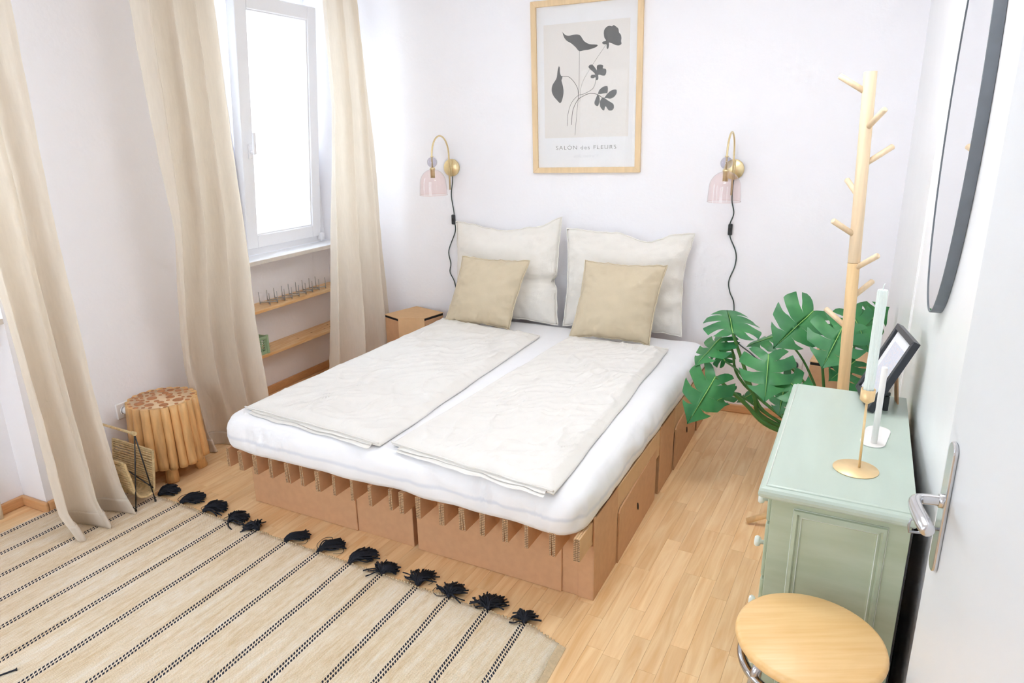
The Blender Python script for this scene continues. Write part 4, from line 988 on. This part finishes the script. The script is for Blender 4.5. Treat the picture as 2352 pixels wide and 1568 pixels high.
# ------------------------------------------------------------------ dresser
def build_dresser():
    t = thing('green_dresser', 'sage green painted dresser with moulded top and panelled end by the right wall', 'dresser', (-.214, 1.736, 0), .0245)
    Wd, Ld = .365, .87
    # worktop with moulded edge
    m = MB(); prof = [(.0, .828), (.006, .834), (.014, .838), (.016, .846), (.026, .850)]
    V = []
    def loop(o, z): return [(o, o, z), (Wd, o, z), (Wd, Ld-o, z), (o, Ld-o, z)]
    rings = [(.022, .806), (.016, .812), (.010, .814), (.002, .820), (.0, .828), (.001, .836), (.006, .842), (.016, .845), (.017, .848), (.022, .850)]
    for o, z in rings: V += loop(o, z)
    F = [(i*4+j, i*4+(j+1) % 4, (i+1)*4+(j+1) % 4, (i+1)*4+j) for i in range(len(rings)-1) for j in range(4)]+[[3,2,1,0], [len(rings)*4-4+j for j in range(4)]]
    m.add(V, F); m.build('top', M_dresst, t)
    m = MB(); m.tube([(.0175, .019, .849), (.0175, Ld-.019, .849)], .0016, 6); m.build('edge_line', M_dressedge, t)
    x0, y0, y1 = .032, .045, Ld-.03
    m = MB(); m.box(x0, Wd-.004, y0, y1, .05, .812); body = m.build('body', M_dress, t, bevel=.002)
    m = MB(); m.box(x0-.006, Wd-.004, y0-.01, y1+.006, 0, .07); m.build('plinth', M_dress, t, bevel=.004)
    m = MB(); m.box(Wd-.004, Wd, y0, y1, .02, .8); m.build('back_board', M_photo, t)
    # raised end panel facing the room door
    def mould(a0, a1, z0, z1, fr):
        m = MB(); rings = [(0, 0), (.003, .009), (.011, .012), (.015, .004), (.021, .006), (.025, .0008), (.036, -.003)]
        V = []
        for o, h in rings: V += [fr(a0+o, z0+o, h), fr(a1-o, z0+o, h), fr(a1-o, z1-o, h), fr(a0+o, z1-o, h)]
        m.add(V, [(i*4+j, i*4+(j+1) % 4, (i+1)*4+(j+1) % 4, (i+1)*4+j) for i in range(len(rings)-1) for j in range(4)], 0)
        e = m.build('panel_moulding', M_dress, t)
        m = MB()
        for o, h, r in ((.001, .002, .0013), (.0215, .004, .0016)):
            L = [fr(a0+o, z0+o, h), fr(a1-o, z0+o, h), fr(a1-o, z1-o, h), fr(a0+o, z1-o, h)]
            for k in range(4): m.tube([L[k], L[(k+1) % 4]], r, 6)
        m.build('worn_edge', M_dressedge, e)
    mould(.088, .312, .14, .782, lambda a, z, h: (a, y0-h, z))
    # drawers on the long side
    zs = [(.085, .30), (.31, .525), (.535, .70), (.71, .80)]
    for i, (z0, z1) in enumerate(zs):
        m = MB(); m.box(x0-.012, x0, y0+.03, y1-.03, z0, z1); dr = m.build('drawer', M_dress, t, bevel=.004)
        for yk in (y0+.07, y1-.12):
            m = MB(); MY = Matrix.Rotation(-math.pi/2, 4, 'Y'); m.lathe([(.006, 0), (.006, .010), (.013, .014), (.016, .022), (.012, .028), (0, .029)], 18, (x0-.012, yk, (z0+z1)/2), MY); m.build('knob', M_dressedge, dr)
build_dresser()

# ------------------------------------------------------------------ things on the dresser
def build_candle():
    t = thing('candle_holder', 'tall thin gold candle holder with round base on the dresser', 'candle holder', (.005, 1.948, .8505))
    m = MB(); m.lathe([(0, 0), (.057, 0), (.0578, .001), (.057, .0022), (0, .0025)], 56); m.build('base', M_gold, t)
    m = MB(); m.tube([(.008, .01, .002), (.004, .006, .2)], .0032, 12); m.build('stem', M_gold, t)
    m = MB(); m.lathe([(0, .19), (.006, .192), (.0175, .201), (.018, .204), (.018, .232), (.0165, .232), (.0165, .212), (0, .21)], 28, (.004, .006, 0)); m.build('cup', M_gold, t)
    c = thing('candle', 'tall pale mint ribbed candle standing in the gold holder', 'candle', (.009, 1.954, 1.0615))
    m = MB(); n = 48; prof = [(1, 0), (1, .285), (.9, .289)]; V = []
    for r, z in prof:
        for j in range(n): a = 2*math.pi*j/n; rr_ = (0.0122+.0005*(1 if j % 4 < 2 else -1))*r; V.append((rr_*math.cos(a)+z*.004, rr_*math.sin(a), z))
    m.add(V, [(i*n+j, i*n+(j+1) % n, (i+1)*n+(j+1) % n, (i+1)*n+j) for i in range(2) for j in range(n)]+[[2*n+j for j in range(n)], [j for j in range(n)][::-1]]); m.build('wax', M_candle, c)
    m = MB(); m.tube([(.001, 0, .288), (.001, 0, .298), (.004, 0, .305)], .0012, 6); m.build('wick', M_candle, c)
build_candle()
def build_whiteholder():
    t = thing('ring_stand', 'off-white stand with upright rod on an oval plate, beside the gold candle holder', 'stand', (.046, 2.2, .8505), -.12)
    pts = []
    for k in range(13): a = math.pi*k/12; pts.append((.034*math.cos(a), .052+.034*math.sin(a)))
    for k in range(13): a = math.pi+math.pi*k/12; pts.append((.034*math.cos(a), -.052+.034*math.sin(a)))
    m = MB(); m.prism(pts, 0, .003); m.build('plate', M_candlew, t, bevel=.001)
    m = MB(); m.tube([(.004, -.055, .002), (.004, -.055, .236), (.004, -.055, .239)], [.0085, .0085, .006], 18); m.build('rod', M_candlew, t)
build_whiteholder()
def build_photo():
    A = Vector((.015, 2.39, .860)); B = Vector((-.032, 2.614, .860)); up = Vector((.10, .03, .237)).normalized()
    X = (B-A).normalized(); up = (up-X*up.dot(X)).normalized(); N = up.cross(X)    # N faces the wall side or room
    if N.x > 0: N = -N
    t = thing('photo_frame', 'small black photo frame propped up at the back of the dresser', 'photo frame', A)
    Wp, Hp, wd = (B-A).length, .262, .018
    Mx = Matrix(((X.x, up.x, N.x, 0), (X.y, up.y, N.y, 0), (X.z, up.z, N.z, 0), (0, 0, 0, 1)))
    def rail(poly): m = MB(); m.prism(poly, -.022, .0, Mx); m.build('frame_rail', M_photo, t, bevel=.0015)
    rail([(0,0), (Wp,0), (Wp-wd,wd), (wd,wd)]); rail([(0,Hp), (wd,Hp-wd), (Wp-wd,Hp-wd), (Wp,Hp)]); rail([(0,0), (wd,wd), (wd,Hp-wd), (0,Hp)]); rail([(Wp,0), (Wp,Hp), (Wp-wd,Hp-wd), (Wp-wd,wd)])
    m = MB(); m.prism([(wd-.002,wd-.002), (Wp-wd+.002,wd-.002), (Wp-wd+.002,Hp-wd+.002), (wd-.002,Hp-wd+.002)], -.014, -.011, Mx); mt_ = m.build('mount', M_paper, t)
    m = MB(); m.prism([(.05,.05), (Wp-.05,.05), (Wp-.05,Hp-.05), (.05,Hp-.05)], -.011, -.0105, Mx); m.build('picture', mat('pale_blue_picture', srgb(206,212,226), .6, var=.15, vscale=120, col2=srgb(226,218,222)), mt_)
    m = MB(); m.prism([(wd,wd), (Wp-wd,wd), (Wp-wd,Hp-wd), (wd,Hp-wd)], -.006, -.005, Mx); m.build('glass', M_pglass, t)
    e = Mx @ Vector((Wp*.42, Hp*.62, -.022)); f = Vector((.098, 2.535, .8515))-A
    m = MB(); s = X*.018; V = [e-s, e+s, f+s*1.3, f-s*1.3]; V += [v+Vector((.004, 0, .001)) for v in V]; m.add(V, [(0,1,2,3),(4,7,6,5),(0,4,5,1),(1,5,6,2),(2,6,7,3),(3,7,4,0)]); m.build('easel_back', M_card, t)
    c = thing('binder_clip', 'tiny black clip standing behind the photo frame foot', 'clip', (.066, 2.447, .8505), .2)
    m = MB(); m.box(-.008, .008, -.012, .012, 0, .05); m.build('clip_body', M_black, c, bevel=.002)
    m = MB(); m.box(-.010, .010, -.006, .006, .05, .062); m.build('clip_lever', M_black, c, bevel=.001)
build_photo()

# ------------------------------------------------------------------ mirror on the right wall
def build_mirror():
    t = thing('oval_mirror', 'tall oval mirror with deep charcoal frame on the white right wall', 'mirror'); t.matrix_world = MR @ Matrix.Translation((0, 2.31-4.384, 1.80))
    a, b, n = .29, .575, 96
    def ell(k, g, x):
        th = 2*math.pi*k/n; return (x, (a+g)*math.cos(th), (b+g)*math.sin(th))
    m = MB(); rings = [(.0, -.001), (.0, -.027), (-.0012, -.028), (-.004, -.028), (-.005, -.027), (-.005, -.020)]
    V = [ell(k, g, x) for g, x in rings for k in range(n)]
    m.add(V, [(i*n+j, i*n+(j+1) % n, (i+1)*n+(j+1) % n, (i+1)*n+j) for i in range(len(rings)-1) for j in range(n)], 0, False); m.build('frame', M_mframe, t)
    m = MB(); m.add([ell(k, -.004, -.0255) for k in range(n)]+[ell(k, -.004, -.019) for k in range(n)], [list(range(n)), list(range(n, 2*n))]+[(j, (j+1) % n, n+(j+1) % n, n+j) for j in range(n)]); m.build('mirror_glass', M_mirror, t)
build_mirror()

# ------------------------------------------------------------------ open door with handle
def build_door():
    root = bpy.data.objects.new('door_1', None); C.objects.link(root); struct(root)
    root.location = (.158, 1.50, 0); root.rotation_euler = (0, 0, math.radians(10))   # y runs from the free edge (0) to the hinge (-)
    m = MB(); m.box(0, .04, -.86, 0, .01, 2.05); m.build('leaf', M_door, root, bevel=.004)
    # long back plate with rounded ends
    yc, zc = -.055, 1.05; m = MB(); pts = []
    for k in range(11): a = math.pi*k/10; pts.append((.019*math.cos(a), .105+.019*math.sin(a)))
    for k in range(11): a = math.pi+math.pi*k/10; pts.append((.019*math.cos(a), -.135+.019*math.sin(a)))
    Mx = Matrix.Translation((0, yc, zc)) @ Matrix(((0, 0, -1, 0), (1, 0, 0, 0), (0, 1, 0, 0), (0, 0, 0, 1)))
    m.prism(pts, 0, .009, Mx); pl = m.build('handle_plate', M_satin, root, bevel=.003, seg=3)
    m = MB(); P = catmull([(-.008, yc, zc), (-.03, yc, zc), (-.05, yc-.004, zc), (-.06, yc-.022, zc), (-.061, yc-.06, zc-.001), (-.058, yc-.105, zc-.003), (-.057, yc-.122, zc-.004)], 6)
    rr = [interp([(0, .0105), (.3, .0105), (.45, .0115), (.6, .0125), (.8, .0145), (.95, .012), (1, .006)], k/(len(P)-1)) for k in range(len(P))]
    m.tube(P, rr, 18); m.lathe([(.014, .009), (.014, .014), (.011, .016)], 20, (0, yc, zc), Matrix.Rotation(-math.pi/2, 4, 'Y'), caps=False); m.build('lever_handle', M_satin, root)
    m = MB(); zk = zc-.062; m.tube([(-.009, yc, zk), (-.03, yc, zk)], .0032, 10)
    pts = [(-.03, yc, zk-.004), (-.034, yc, zk-.013), (-.056, yc, zk-.014), (-.058, yc, zk), (-.056, yc, zk+.014), (-.034, yc, zk+.013), (-.03, yc, zk+.004)]
    m.tube(pts, .0028, 8); m.build('key', M_key, root)
build_door()

# ------------------------------------------------------------------ round stool with chrome tubes
def build_stool():
    t = thing('round_stool', 'round beech stool on chrome tube legs in front of the green dresser', 'stool', (-.042, 1.525, 0))
    r = .168
    def seatmat():
        m = mat('glued_beech', srgb(238,200,142), .36, var=.1, vscale=4, stretch=(1.2, 16, 16), col2=srgb(230,187,124)); return m
    sm = seatmat(); m = MB(); m.lathe([(0, .574), (r-.012, .574), (r-.003, .578), (r, .587), (r-.003, .596), (r-.010, .6), (0, .6)], 64); m.build('seat', sm, t).rotation_euler = (0, 0, .5)
    m = MB(); m.lathe([(0, .560), (.12, .560), (.12, .574), (0, .574)], 32); m.build('seat_plate', M_black, t)
    m = MB(); m.tube([(.148*math.cos(a), .148*math.sin(a), .522) for a in [2*math.pi*k/40 for k in range(40)]], .011, 12, closed=True); m.build('tube_ring', M_chrome, t)
    for k in range(4):
        a = math.pi/4+k*math.pi/2; c, s = math.cos(a), math.sin(a)
        m = MB(); m.tube(catmull([(c*.06, s*.06, .552), (c*.12, s*.12, .548), (c*.148, s*.148, .52), (c*.17, s*.17, .3), (c*.19, s*.19, .012)], 5), .011, 12); m.build('leg', M_chrome, t)
        m = MB(); m.lathe([(0, 0), (.014, 0), (.014, .02), (.011, .024), (0, .024)], 14, (c*.19, s*.19, 0)); m.build('rubber_foot', M_black, t)
build_stool()
